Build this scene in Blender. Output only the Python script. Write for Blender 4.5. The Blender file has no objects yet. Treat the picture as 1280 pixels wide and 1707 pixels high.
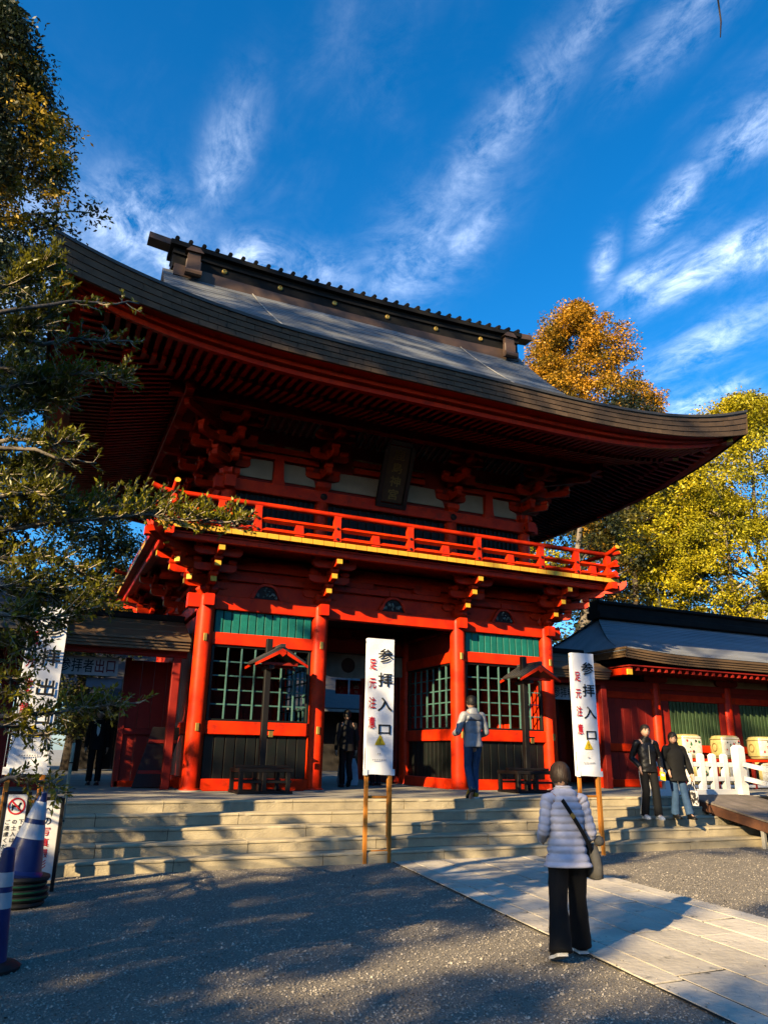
import bpy, bmesh, math, random
import numpy as np
from mathutils import Vector, Matrix
R_ = math.radians
random.seed(7); rng = np.random.default_rng(7)
SC = bpy.context.scene; COL = SC.collection

# ---------------------------------------------------------------- camera, sky, sun, exposure
CAMP = Vector((-7.0713, -15.5851, 1.6))
yaw, pit, rol, FPX = 0.4132, 0.31, 0.0183, 1247.5
_f0 = Vector((math.sin(yaw), math.cos(yaw), 0)); _r0 = Vector((math.cos(yaw), -math.sin(yaw), 0)); _u0 = Vector((0, 0, 1))
_fw = _f0*math.cos(pit)+_u0*math.sin(pit); _u1 = _u0*math.cos(pit)-_f0*math.sin(pit)
_rt = _r0*math.cos(rol)+_u1*math.sin(rol); _up = _u1*math.cos(rol)-_r0*math.sin(rol)
cam = bpy.data.cameras.new('camera'); camo = bpy.data.objects.new('camera', cam); COL.objects.link(camo)
camo.matrix_world = Matrix(((_rt.x, _up.x, -_fw.x, CAMP.x), (_rt.y, _up.y, -_fw.y, CAMP.y), (_rt.z, _up.z, -_fw.z, CAMP.z), (0, 0, 0, 1)))
cam.sensor_fit = 'VERTICAL'; cam.sensor_height = 36; cam.sensor_width = 27; cam.lens = FPX/1707*36; cam.clip_end = 3000; cam.clip_start = .05
SC.camera = camo

SUN = Vector((1.22, .70, -.61)).normalized()       # the way the light travels
sl = bpy.data.lights.new('sun', 'SUN'); sl.energy = 3.9; sl.angle = R_(.5); sl.color = (1, .77, .44)
so = bpy.data.objects.new('sun', sl); COL.objects.link(so); so.rotation_euler = SUN.to_track_quat('-Z', 'Y').to_euler(); so.location = (-40, -30, 30)

W = bpy.data.worlds.new('World'); SC.world = W; W.use_nodes = True
nt = W.node_tree; nt.nodes.clear()
def N(t, **k):
    n = nt.nodes.new(t)
    for a, v in k.items(): setattr(n, a, v)
    return n
def LK(a, b): nt.links.new(a, b)
def mth(op, a, b=None, c=None, clamp=False):
    n = N('ShaderNodeMath', operation=op, use_clamp=clamp)
    for i, v in enumerate((a, b, c)):
        if v is None: continue
        if isinstance(v, (int, float)): n.inputs[i].default_value = v
        else: LK(v, n.inputs[i])
    return n.outputs[0]
sky = N('ShaderNodeTexSky', sky_type='NISHITA', sun_disc=False)
sky.sun_elevation = math.asin(-SUN.z); sky.sun_rotation = math.atan2(-SUN.x, -SUN.y)
sky.air_density = 1.0; sky.dust_density = .7; sky.ozone_density = 6.0
hs = N('ShaderNodeHueSaturation'); hs.inputs['Saturation'].default_value = 1.24; hs.inputs['Value'].default_value = 1.0
hs.inputs['Hue'].default_value = .497
LK(sky.outputs[0], hs.inputs['Color'])
tc = N('ShaderNodeTexCoord'); sep = N('ShaderNodeSeparateXYZ'); LK(tc.outputs['Generated'], sep.inputs[0])
zc = mth('MAXIMUM', sep.outputs[2], .12)
u_ = mth('DIVIDE', sep.outputs[0], zc); v_ = mth('DIVIDE', sep.outputs[1], zc)     # a cloud sheet overhead
cmb = N('ShaderNodeCombineXYZ'); LK(u_, cmb.inputs[0]); LK(v_, cmb.inputs[1])
def noise(scale, sx, sy, det, rough, dist=0, off=0.):
    mp = N('ShaderNodeMapping'); mp.inputs['Scale'].default_value = (sx, sy, 1); mp.inputs['Location'].default_value = (off, off*.7, 0)
    mp.inputs['Rotation'].default_value = (0, 0, R_(4))
    LK(cmb.outputs[0], mp.inputs[0]); n = N('ShaderNodeTexNoise'); LK(mp.outputs[0], n.inputs['Vector'])
    n.inputs['Scale'].default_value = scale; n.inputs['Detail'].default_value = det; n.inputs['Roughness'].default_value = rough; n.inputs['Distortion'].default_value = dist
    return n.outputs['Fac']
n1 = noise(4.4, 1.35, 1.0, 12, .70, .9); n2 = noise(13, 1.5, 1.0, 8, .66, .5, 3.1); n3 = noise(1.6, 1.5, .55, 5, .55, .4, 7.7)
detail = mth('ADD', mth('MULTIPLY', n1, .62), mth('MULTIPLY', n2, .38))
def rotated_blob(u, v, ru, rv, ang, amp):
    du = mth('SUBTRACT', u_, u); dv = mth('SUBTRACT', v_, v); c, s = math.cos(ang), math.sin(ang)
    a = mth('DIVIDE', mth('ADD', mth('MULTIPLY', du, c), mth('MULTIPLY', dv, s)), ru)
    b = mth('DIVIDE', mth('SUBTRACT', mth('MULTIPLY', dv, c), mth('MULTIPLY', du, s)), rv)
    d2 = mth('ADD', mth('MULTIPLY', a, a), mth('MULTIPLY', b, b))
    return mth('MULTIPLY', mth('POWER', 2.718, mth('MULTIPLY', d2, -1)), amp)
CL = [(.60, 1.22, .11, .28, 0, .40), (.575, .86, .055, .26, 0, .42), (.585, .62, .03, .10, 0, .5), (.66, 1.13, .05, .14, 0, .46),
      (1.17, .98, .06, .19, .05, .9), (1.24, .84, .06, .16, .05, .8), (.965, .87, .035, .10, -.3, .95), (.96, 1.05, .025, .09, -.6, .7), (1.08, 1.05, .05, .12, 0, .7),
      (1.64, 1.44, .05, .15, .1, .95), (1.42, 1.22, .10, .25, 0, .55), (.04, 1.36, .12, .14, 0, .75), (.13, 1.44, .05, .07, 0, .9), (.28, 1.38, .07, .09, 0, .95),
      (.165, 1.10, .045, .16, 0, .52), (.96, .66, .06, .10, 0, .7), (1.9, 1.7, .5, .4, 0, .6), (-.3, 1.7, .5, .4, 0, .7), (.42, 1.36, .12, .10, 0, .45), (.7,.55,.05,.14,0,.5)]
tot = None
for c in CL:
    g = rotated_blob(*c); tot = g if tot is None else mth('MAXIMUM', tot, g)
base = mth('MULTIPLY', mth('SUBTRACT', n3, .50), .9, clamp=True)
tot = mth('MAXIMUM', tot, base)
dn = mth('SUBTRACT', mth('MULTIPLY', detail, 3.0), 1.10)
cl = mth('MULTIPLY', tot, dn, clamp=True)
cl = mth('POWER', cl, 1.4)
cl = mth('MULTIPLY', cl, .92, clamp=True)
mx = N('ShaderNodeMixRGB'); LK(cl, mx.inputs[0]); LK(hs.outputs[0], mx.inputs[1]); mx.inputs[2].default_value = (10.5, 11.5, 13.0, 1)
bg = N('ShaderNodeBackground'); bg.inputs['Strength'].default_value = .08; LK(mx.outputs[0], bg.inputs[0])
wo = N('ShaderNodeOutputWorld'); LK(bg.outputs[0], wo.inputs[0])
SC.view_settings.view_transform = 'Standard'; SC.view_settings.look = 'None'; SC.view_settings.gamma = 1
SC.view_settings.use_curve_mapping = False; SC.view_settings.exposure = 1.7
SC.render.engine = 'CYCLES'; SC.cycles.max_bounces = 6; SC.cycles.diffuse_bounces = 0; SC.cycles.glossy_bounces = 2; SC.cycles.transmission_bounces = 3
SC.cycles.transparent_max_bounces = 6; SC.cycles.sample_clamp_indirect = 4

# ---------------------------------------------------------------- helpers
WM = {}; KIDS = {}
def wmat(o): return WM.get(o.name, Matrix.Identity(4)) if o else Matrix.Identity(4)
class MB:
    def __init__(s): s.v = []; s.f = []; s.m = []
    def add(s, vs, fs, m=0):
        b = len(s.v); s.v += [tuple(v) for v in vs]; s.f += [tuple(i+b for i in f) for f in fs]; s.m += [m]*len(fs); return s
    def box(s, x0, x1, y0, y1, z0, z1, m=0):
        return s.add([(x0,y0,z0),(x1,y0,z0),(x1,y1,z0),(x0,y1,z0),(x0,y0,z1),(x1,y0,z1),(x1,y1,z1),(x0,y1,z1)],
              [(0,3,2,1),(4,5,6,7),(0,1,5,4),(1,2,6,5),(2,3,7,6),(3,0,4,7)], m)
    def cbox(s, x0, x1, y0, y1, z0, z1, c=.012, m=0):      # chamfered along its longest axis
        d = (x1-x0, y1-y0, z1-z0); k = d.index(max(d)); ax = [0,1,2]; ax.remove(k); lo = (x0,y0,z0); hi = (x1,y1,z1)
        a0,a1 = lo[ax[0]],hi[ax[0]]; b0,b1 = lo[ax[1]],hi[ax[1]]
        ring = [(a0+c,b0),(a1-c,b0),(a1,b0+c),(a1,b1-c),(a1-c,b1),(a0+c,b1),(a0,b1-c),(a0,b0+c)]
        vs = []
        for e in (lo[k], hi[k]):
            for a, b in ring:
                p = [0,0,0]; p[k] = e; p[ax[0]] = a; p[ax[1]] = b; vs.append(p)
        fs = [(i,(i+1)%8,8+(i+1)%8,8+i) for i in range(8)]+[tuple(range(7,-1,-1)), tuple(range(8,16))]
        return s.add(vs, fs, m)
    def obox(s, c, hx, hy, hz, X=(1,0,0), Y=(0,1,0), Z=(0,0,1), m=0):
        c = Vector(c); X = Vector(X)*hx; Y = Vector(Y)*hy; Z = Vector(Z)*hz
        vs = [c+a*X+b*Y+d*Z for d in (-1,1) for a,b in ((-1,-1),(1,-1),(1,1),(-1,1))]
        return s.add(vs, [(0,3,2,1),(4,5,6,7),(0,1,5,4),(1,2,6,5),(2,3,7,6),(3,0,4,7)], m)
    def beam(s, p, q, w, h, up=(0,0,1), m=0):
        p = Vector(p); q = Vector(q); Y = (q-p); L = Y.length; Y.normalize(); X = Y.cross(Vector(up)); X.normalize(); Z = X.cross(Y)
        return s.obox((p+q)/2, w/2, L/2, h/2, X, Y, Z, m)
    def tube(s, pts, r, n=8, m=0, cap=True):
        pts = [Vector(p) for p in pts]; k = len(pts)
        if not hasattr(r, '__len__'): r = [r]*k
        vs = []; prev = None
        for i, p in enumerate(pts):
            t = (pts[min(i+1,k-1)]-pts[max(i-1,0)])
            if t.length < 1e-9: t = Vector((0,0,1))
            t.normalize()
            ref = prev if prev is not None else (Vector((1,0,0)) if abs(t.x) < .9 else Vector((0,1,0)))
            a = ref-t*ref.dot(t)
            if a.length < 1e-6: a = t.orthogonal()
            a.normalize(); b = t.cross(a); prev = a
            for j in range(n):
                th = 2*math.pi*j/n; vs.append(p+(a*math.cos(th)+b*math.sin(th))*r[i])
        fs = [(i*n+j, i*n+(j+1)%n, (i+1)*n+(j+1)%n, (i+1)*n+j) for i in range(k-1) for j in range(n)]
        if cap: fs += [tuple(range(n-1,-1,-1)), tuple((k-1)*n+j for j in range(n))]
        return s.add(vs, fs, m)
    def prism(s, poly, o, U, V, Wd, m=0):                      # poly in (u,v), extruded by vector Wd
        o = Vector(o); U = Vector(U); V = Vector(V); Wd = Vector(Wd); n = len(poly)
        a = [o+U*p[0]+V*p[1] for p in poly]; vs = a+[p+Wd for p in a]
        fs = [(i,(i+1)%n,n+(i+1)%n,n+i) for i in range(n)]+[tuple(range(n-1,-1,-1)), tuple(range(n,2*n))]
        return s.add(vs, fs, m)
    def lathe(s, prof, c, n=16, m=0, X=(1,0,0), Y=(0,1,0), Z=(0,0,1), ex=2.0, ring=False):
        c = Vector(c); X = Vector(X); Y = Vector(Y); Z = Vector(Z); vs = []; k = len(prof)
        for r, z in prof:
            for j in range(n):
                th = 2*math.pi*j/n; cs, sn = math.cos(th), math.sin(th)
                q = 1 if ex == 2 else (abs(cs)**ex+abs(sn)**ex)**(-1/ex)
                vs.append(c+X*(r*q*cs)+Y*(r*q*sn)+Z*z)
        fs = [(i*n+j, i*n+(j+1)%n, (i+1)*n+(j+1)%n, (i+1)*n+j) for i in range(k-1) for j in range(n)]
        if ring: fs += [((k-1)*n+j, (k-1)*n+(j+1)%n, (j+1)%n, j) for j in range(n)]
        else: fs += [tuple(range(n-1,-1,-1)), tuple((k-1)*n+j for j in range(n))]
        return s.add(vs, fs, m)
    def loft(s, rings, n, m=0, cap=True):                      # rings: lists of n points
        vs = [p for r in rings for p in r]; k = len(rings)
        fs = [(i*n+j, i*n+(j+1)%n, (i+1)*n+(j+1)%n, (i+1)*n+j) for i in range(k-1) for j in range(n)]
        if cap: fs += [tuple(range(n-1,-1,-1)), tuple((k-1)*n+j for j in range(n))]
        return s.add(vs, fs, m)
    def grid(s, P, m=0):                                      # P[i][j] points
        nj = len(P[0]); vs = [p for r in P for p in r]
        return s.add(vs, [(i*nj+j, i*nj+j+1, (i+1)*nj+j+1, (i+1)*nj+j) for i in range(len(P)-1) for j in range(nj-1)], m)
def mesh_from(name, v, f, mats, mi=None, smooth=False):
    me = bpy.data.meshes.new(name); me.from_pydata([tuple(x) for x in v], [], f)
    for m in (mats if isinstance(mats, (list, tuple)) else [mats]): me.materials.append(m)
    if mi and len(set(mi)) > 1 or (mi and mi[0]): me.polygons.foreach_set('material_index', mi)
    if smooth is True: me.shade_smooth()
    elif smooth: me.shade_smooth(); me.set_sharp_from_angle(angle=R_(smooth))
    me.update(); return me
def link(o, parent, world):
    COL.objects.link(o)
    if parent: o.parent = parent; o.matrix_basis = wmat(parent).inverted() @ world
    else: o.matrix_basis = world
    if parent: KIDS.setdefault(parent.name, []).append(o)
    WM[o.name] = world; return o
def build(name, mb, mat, parent=None, smooth=False, fix=True):
    V = np.array(mb.v, float); c = (V.max(0)+V.min(0))/2
    if fix:
        bm_fix = True
    me = mesh_from(name, V-c, mb.f, mat, mb.m, smooth)
    if fix:
        bm = bmesh.new(); bm.from_mesh(me); bmesh.ops.recalc_face_normals(bm, faces=bm.faces); bm.to_mesh(me); bm.free()
    return link(bpy.data.objects.new(name, me), parent, Matrix.Translation(Vector(c)))
def tag(o, label=None, cat=None, group=None, kind=None):
    if label: o['label'] = label
    if cat: o['category'] = cat
    if group: o['group'] = group
    if kind: o['kind'] = kind
    return o
def thing(name, label, cat, loc=(0,0,0), rz=0, group=None):
    o = bpy.data.objects.new(name, None); o.empty_display_size = .2
    link(o, None, Matrix.Translation(Vector(loc)) @ Matrix.Rotation(rz, 4, 'Z'))
    return tag(o, label, cat, group)
def copy_obj(src, parent, world, name=None):                  # same mesh, a new object
    c = src.copy(); COL.objects.link(c); c.parent = parent
    c.matrix_parent_inverse = Matrix.Identity(4)
    c.matrix_basis = (wmat(parent).inverted() @ world) if parent else world
    if parent: KIDS.setdefault(parent.name, []).append(c)
    WM[c.name] = world; return c
def kids(o): return list(KIDS.get(o.name, []))
def dup(root, D, label=None, group=None, parent=None):        # a thing (or part) and all below it, moved by D
    r = copy_obj(root, parent, D @ wmat(root))
    if label: r['label'] = label
    if group: r['group'] = group
    for ch in kids(root): dup(ch, D, parent=r)
    return r
T = lambda x, y, z: Matrix.Translation(Vector((x, y, z)))

# ---------------------------------------------------------------- materials
def mat(name, col, rough=.6, col2=None, scale=4, bump=0, bscale=None, metal=0, rnd=0, stretch=(1,1,1), island=0, transl=0, spec=.3, thr=(.35,.65), wave=None, dirt=None):
    m = bpy.data.materials.new(name); m.use_nodes = True; t = m.node_tree; t.nodes.clear()
    def n(ty, **k):
        x = t.nodes.new(ty)
        for a, v in k.items(): setattr(x, a, v)
        return x
    L = t.links.new
    out = n('ShaderNodeOutputMaterial'); b = n('ShaderNodeBsdfPrincipled'); L(b.outputs[0], out.inputs[0])
    b.inputs['Roughness'].default_value = rough; b.inputs['Metallic'].default_value = metal; b.inputs['Specular IOR Level'].default_value = spec
    geo = n('ShaderNodeNewGeometry'); mp = n('ShaderNodeMapping'); mp.inputs['Scale'].default_value = stretch; L(geo.outputs['Position'], mp.inputs[0])
    col = tuple(col)+(1,); col2 = tuple(col2)+(1,) if col2 else tuple(c*.72 for c in col[:3])+(1,)
    nz = n('ShaderNodeTexNoise'); nz.inputs['Scale'].default_value = scale; nz.inputs['Detail'].default_value = 6; nz.inputs['Roughness'].default_value = .6; L(mp.outputs[0], nz.inputs['Vector'])
    rp = n('ShaderNodeMapRange'); rp.inputs[1].default_value = thr[0]; rp.inputs[2].default_value = thr[1]; L(nz.outputs['Fac'], rp.inputs[0])
    mx = n('ShaderNodeMixRGB'); L(rp.outputs[0], mx.inputs[0]); mx.inputs[1].default_value = col; mx.inputs[2].default_value = col2; cur = mx.outputs[0]
    if dirt:
        nd = n('ShaderNodeTexNoise'); nd.inputs['Scale'].default_value = dirt[1]; nd.inputs['Detail'].default_value = 8; nd.inputs['Roughness'].default_value = .7; L(geo.outputs['Position'], nd.inputs['Vector'])
        rd = n('ShaderNodeMapRange'); rd.inputs[1].default_value = dirt[2]; rd.inputs[2].default_value = dirt[2]+.12; L(nd.outputs['Fac'], rd.inputs[0])
        md = n('ShaderNodeMixRGB'); L(rd.outputs[0], md.inputs[0]); L(cur, md.inputs[1]); md.inputs[2].default_value = tuple(dirt[0])+(1,); cur = md.outputs[0]
    if rnd or island:
        src = n('ShaderNodeObjectInfo').outputs['Random'] if rnd else geo.outputs['Random Per Island']
        a = rnd or island
        mr = n('ShaderNodeMapRange'); mr.inputs[3].default_value = 1-a; mr.inputs[4].default_value = 1+a; L(src, mr.inputs[0])
        hv = n('ShaderNodeHueSaturation'); L(mr.outputs[0], hv.inputs['Value']); L(cur, hv.inputs['Color']); cur = hv.outputs[0]
    L(cur, b.inputs['Base Color'])
    if bump:
        bz = n('ShaderNodeTexNoise'); bz.inputs['Scale'].default_value = bscale or scale*4; bz.inputs['Detail'].default_value = 5; L(mp.outputs[0], bz.inputs['Vector'])
        bp = n('ShaderNodeBump'); bp.inputs['Strength'].default_value = bump; bp.inputs['Distance'].default_value = .02; L(bz.outputs['Fac'], bp.inputs['Height']); L(bp.outputs[0], b.inputs['Normal'])
    if transl:
        tr = n('ShaderNodeBsdfTranslucent'); L(cur, tr.inputs[0]); ms = n('ShaderNodeMixShader'); ms.inputs[0].default_value = transl
        L(b.outputs[0], ms.inputs[1]); L(tr.outputs[0], ms.inputs[2]); L(ms.outputs[0], out.inputs[0])
    return m
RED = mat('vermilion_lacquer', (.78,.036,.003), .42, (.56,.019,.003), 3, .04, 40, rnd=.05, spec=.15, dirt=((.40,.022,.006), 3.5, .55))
REDD = mat('shade_darkened_vermilion', (.30,.016,.006), .6, (.22,.011,.005), 3, .05, 30, rnd=.06)  # the lacquer red again, darkened to paint shade into soffits and inner walls
GOLD = mat('yellow_end_paint', (.74,.43,.035), .45, (.62,.34,.03), 6, rnd=.06)
BRASS = mat('brass_fitting', (.50,.33,.08), .45, metal=.6)
TEAL = mat('teal_paint', (.012,.165,.125), .45, (.010,.125,.10), 6, rnd=.08)
TEALL = mat('pale_teal_paint', (.075,.17,.15), .4, (.05,.12,.105), 8)
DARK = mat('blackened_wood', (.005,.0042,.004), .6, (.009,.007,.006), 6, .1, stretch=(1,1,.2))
DSLAT = mat('dark_green_slat', (.004,.007,.005), .55, (.006,.005,.004), 6, rnd=.2)
GSLAT = mat('green_slat', (.045,.085,.032), .55, (.035,.06,.025), 6, rnd=.1)
PLAS = mat('white_plaster', (.42,.29,.20), .8, (.35,.24,.165), 3, .05)
STONE = mat('step_granite', (.50,.415,.265), .85, (.36,.30,.20), 2.2, .35, 45, rnd=.10, dirt=((.14,.13,.10), 2.2, .60))
STONEF = mat('paving_granite', (.36,.33,.27), .85, (.29,.265,.22), 1.5, .3, 40, rnd=.08, dirt=((.16,.15,.135), 2.0, .60))
PATH = mat('path_slab', (.60,.53,.42), .85, (.44,.39,.315), 1.6, .6, 14, rnd=.12, dirt=((.07,.064,.05), 4.5, .59))
JOINT = mat('dark_joint_soil', (.018,.016,.012), .95)
SHING = mat('weathered_copper_shingle', (.17,.18,.195), .5, (.075,.08,.09), 1.6, .3, 18, stretch=(.22,2.2,2.2), island=.0)
FASC = mat('fascia_plate', (.088,.055,.032), .75, (.060,.038,.022), 4, .2, 25, rnd=.16)
ROOFD = mat('dark_roof_metal', (.035,.036,.036), .5, (.055,.05,.045), 3, .1)
COPPER = mat('brown_copper', (.085,.05,.034), .55, (.055,.036,.027), 3, .1)
RIDGEM = mat('ridge_metal', (.008,.0075,.007), .7, (.013,.012,.011), 3, .1, spec=.1)
BARKM = mat('brown_roof_board', (.15,.09,.045), .6, (.09,.056,.03), 2.5, .25, 16, stretch=(.25,2,2))
WOODO = mat('orange_stain_wood', (.52,.20,.028), .5, (.40,.14,.02), 5, .15, 20, stretch=(2,2,.2))
DECK = mat('grey_deck_board', (.19,.155,.13), .8, (.13,.11,.09), 4, .2, rnd=.12)
RUST = mat('rusty_steel', (.11,.045,.022), .7, (.07,.03,.018), 6, .15)
WHITE = mat('white_paint', (.78,.77,.74), .5, (.74,.72,.68), 3)
CLOTH = mat('white_banner_cloth', (.83,.84,.86), .8, (.78,.79,.82), 2, .25, 5)
BLACKINK = mat('black_ink', (.012,.012,.013), .7)
REDINK = mat('red_ink', (.60,.012,.02), .7)
YEL = mat('yellow_print', (.80,.55,.02), .6)
GREYP = mat('grey_metal_pole', (.42,.40,.36), .45, metal=.3)
# cached boxes for alike pieces
_BX = {}
def piece(name, c, hx, hy, hz, m, parent, X=(1,0,0), Y=(0,1,0), Z=(0,0,1), key=None):
    k = (name, round(hx,4), round(hy,4), round(hz,4), tuple(x.name for x in m) if isinstance(m, list) else m.name)
    if k not in _BX:
        _BX[k] = None
        b = MB(); ch = min(.006, hx*.25, hy*.25, hz*.25)
        d = [hx,hy,hz]; b.cbox(-hx,hx,-hy,hy,-hz,hz,ch)
        mi = b.m
        if isinstance(m, list): b.m = [0]*8+[1,1]
        me = mesh_from(name, b.v, b.f, m, b.m)
        bm = bmesh.new(); bm.from_mesh(me); bmesh.ops.recalc_face_normals(bm, faces=bm.faces); bm.to_mesh(me); bm.free()
        _BX[k] = me
    X, Y, Z, c = Vector(X), Vector(Y), Vector(Z), Vector(c)
    w = Matrix(((X.x,Y.x,Z.x,c.x),(X.y,Y.y,Z.y,c.y),(X.z,Y.z,Z.z,c.z),(0,0,0,1)))
    return link(bpy.data.objects.new(name, _BX[k]), parent, w)
# letters from the built-in face
_G = {}
def glyph(ch, off=.0):
    if (ch, off) not in _G:
        c = bpy.data.curves.new('t', 'FONT'); c.body = ch; c.size = 1; c.offset = off; c.resolution_u = 3; c.align_x = 'LEFT'
        o = bpy.data.objects.new('t', c); COL.objects.link(o); dg = bpy.context.evaluated_depsgraph_get(); dg.update()
        me = o.evaluated_get(dg).to_mesh()
        v = np.array([(q.co.x, q.co.y) for q in me.vertices]).reshape(-1, 2); f = [tuple(p.vertices) for p in me.polygons]
        o.evaluated_get(dg).to_mesh_clear(); bpy.data.objects.remove(o); bpy.data.curves.remove(c)
        if len(v): v = v-(v.max(0)+v.min(0))/2
        _G[(ch, off)] = (v, f)
    return _G[(ch, off)]
def letter(name, ch, c, sx, sy, Rv, Uv, m, parent, off=.01, lift=.003):
    v, f = glyph(ch, off); Rv = Vector(Rv); Uv = Vector(Uv); n = Rv.cross(Uv); c = Vector(c)+n*lift
    b = MB(); b.add([c+Rv*(p[0]*sx)+Uv*(p[1]*sy) for p in v], f)
    return build(name, b, m, parent, fix=False)
def Lc(s, S=6.5): return .82*max(0, (S-s)/S)**3

# ================================================================ SETTING
H = .813; RS = H/5; TR = .356; D0 = 2.87
gm = mat('gravel_bed', (.30,.26,.20), .95, (.15,.13,.105), 55, .9, 60, thr=(.3,.7), dirt=((.20,.185,.16), 1.2, .58))
b = MB(); b.grid([[(x, y, 0) for y in (-300,-40,-16,-8,-3.5,0,60,300)] for x in (-300,-40,-12,-4,4,14,40,300)]); ground = tag(build('ground', b, gm, fix=False), kind='structure')
# terrace behind the steps: one raised sheet of earth with paving in front of the gate
b = MB(); b.box(-70, 70, -2.55, 160, -.2, H-.03); tag(build('courtyard', b, mat('courtyard_sand', (.30,.28,.24), .95, (.22,.21,.18), 1.2, .2, 60)), kind='structure')
tf = tag(thing('terrace_floor', None, None, (0,-1.5,H)), kind='structure')
xs0 = [-9.3]+[-7.2,-5.12,-3.04,-1.0,1.05,3.1,5.2,7.3,9.4,11.6]
rows = [(-2.55,-1.95),(-1.945,-1.2),(-1.195,-.4),(-.395,.5),(.505,1.6),(1.605,3.2),(3.205,5.2),(5.205,8)]
for k, (y0, y1) in enumerate(rows):
    off = (k % 2)*1.02; x = -12.0+off
    while x < 16:
        w = 2.05
        piece('paving_stone', (x+w/2, (y0+y1)/2, H-.022), w/2-.004, (y1-y0)/2, .021, STONEF, tf); x += w
st = tag(thing('stone_steps', None, None, (0,-3.6,0)), kind='structure')
J = [[-5.12,-3.04,-1.0,1.05,3.05], [-6.12,-4.02,-2.48,.06,2.0,3.83], [-5.13,-3.03,-1.0,1.06,3.93], [-6.13,-4.03,-1.99,.04,2.88], [-5.13,-2.99,-.98,2.1,4.1]]
for k in range(5):
    xs = [-9.2,-7.2]+J[k]; x = xs[-1]+2.05
    while x < 8.6: xs.append(x); x += 2.04
    yf = -D0-k*TR; zt = H-k*RS
    for a, c in zip(xs, xs[1:]):
        bb = MB(); e = random.uniform(-.004,.004); c_ = .012; y1 = yf+TR+(.05 if k else -.03); zb = zt-RS+ (.0 if k < 4 else -.05)
        if k: y1 = yf+TR-.004
        prof = [(yf+.012,zb),(yf+.012,zt-.045),(yf,zt-.035),(yf,zt-.014),(yf+.010,zt-.002),(yf+.03,zt),(y1,zt),(y1,zb)]
        ns = 14; rings = []
        for q in range(ns+1):
            w_ = random.uniform(-.0035,.0035); d_ = -.012*(random.random() < .10); xx = a+.005+(c-a-.010)*q/ns
            rings.append([(xx, p[0]+e+(w_ if 0 < i_ < 6 else 0)-(d_ if i_ in (2,3,4) else 0), p[1]+e*.5+((w_*.6+d_*.8) if i_ in (3,4) else 0)) for i_, p in enumerate(prof)])
        bb.loft(rings, len(prof))
        build('step_stone', bb, STONE, st)
    bb = MB(); bb.box(-9.2, 8.5, yf+.03, -2.5, zt-RS-.02, zt-.02); build('step_core', bb, JOINT, st)
# stone path: longitudinal courses of slabs following a line a little off square to the gate
pa = tag(thing('stone_path', None, None, (-1.2,-8,0)), kind='structure')
def px(t, y):                                            # t 0..1 across the path at depth y
    l = -1.90+(y+4.5)*.131; r = .66+(y+4.5)*.113; return l+(r-l)*t
ts = [0,.115,.31,.52,.70,.885,1.0]
b = MB(); b.add([(px(-.005,-4.31),-4.31,.012),(px(1.005,-4.31),-4.31,.012),(px(1.005,-20),-20,.012),(px(-.005,-20),-20,.012)], [(0,3,2,1)]); build('joint_bed', b, JOINT, pa, fix=False)
prng = random.Random(3)
for i in range(6):
    y = -4.31; first = True
    while y > -17:
        Ls = prng.uniform(.95,1.75) if 0 < i < 5 else prng.uniform(1.1,1.6)
        if first: Ls *= prng.uniform(.45,1.); first = False
        y2 = y-Ls; n = 5; g = .012; top = .021+prng.uniform(-.003,.003); bb = MB(); sk = prng.uniform(-.05,.05)
        ring = []
        def jit(a): return a+prng.uniform(-.006,.006)
        t0, t1 = ts[i], ts[i+1]
        for k in range(n+1): yy = y-g-(y-y2-2*g)*k/n; ring.append((px(t0,yy)+g+prng.uniform(-.006,.004), yy+sk*0))
        for k in range(n+1): yy = y2+g+(y-y2-2*g)*k/n; ring.append((px(t1,yy)-g+prng.uniform(-.004,.006), yy+(sk if k == 0 else 0)))
        m_ = len(ring); cx = sum(p[0] for p in ring)/m_; cy = sum(p[1] for p in ring)/m_
        vs = [(p[0],p[1],0) for p in ring]+[(p[0],p[1],top-.002) for p in ring]+[(p[0]+(cx-p[0])*.003/max(.2,abs(cx-p[0])+abs(cy-p[1])),p[1]+(cy-p[1])*.003/max(.2,abs(cx-p[0])+abs(cy-p[1])),top) for p in ring]
        bb.add(vs, [(q,(q+1)%m_,m_+(q+1)%m_,m_+q) for q in range(m_)]+[(m_+q,m_+(q+1)%m_,2*m_+(q+1)%m_,2*m_+q) for q in range(m_)]+[tuple(range(2*m_,3*m_))])
        build('path_slab', bb, PATH, pa); y = y2
# loose gravel: pebbles as one mass over what the camera sees of the ground
def pebbles(n, x0, x1, y0, y1, pdense):
    P = rng.uniform((x0,y0),(x1,y1),(n,2))
    l = -1.90+(P[:,1]+4.5)*.131; r = .66+(P[:,1]+4.5)*.113
    d = np.hypot(P[:,0]-CAMP.x, P[:,1]-CAMP.y)
    e = np.minimum(np.abs(P[:,0]-l), np.abs(P[:,0]-r)); on = (P[:,0] > l) & (P[:,0] < r)
    keep = (~on | (rng.random(n) < .22*np.exp(-e/.05)+.002)) & (P[:,1] < -4.33) & (rng.random(n) < pdense(d))
    vis = (P[:,0]-CAMP.x) > (P[:,1]-CAMP.y)*-.10-.3
    P = P[keep & vis]; return P
P = pebbles(260000, -9, 7.5, -13.4, -4.3, lambda d: np.clip(1.25-d/14, .25, 1))
n = len(P); base = np.array([(1,0,0),(0,1,0),(-1,0,0),(0,-1,0),(0,0,1),(0,0,-1)], float)
sz = rng.uniform(.004,.011,n)*(1+.5*(rng.random(n) < .12)); th = rng.uniform(0,6.283,n); asp = rng.uniform(.6,1.,n); fl = rng.uniform(.45,.8,n)
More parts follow.
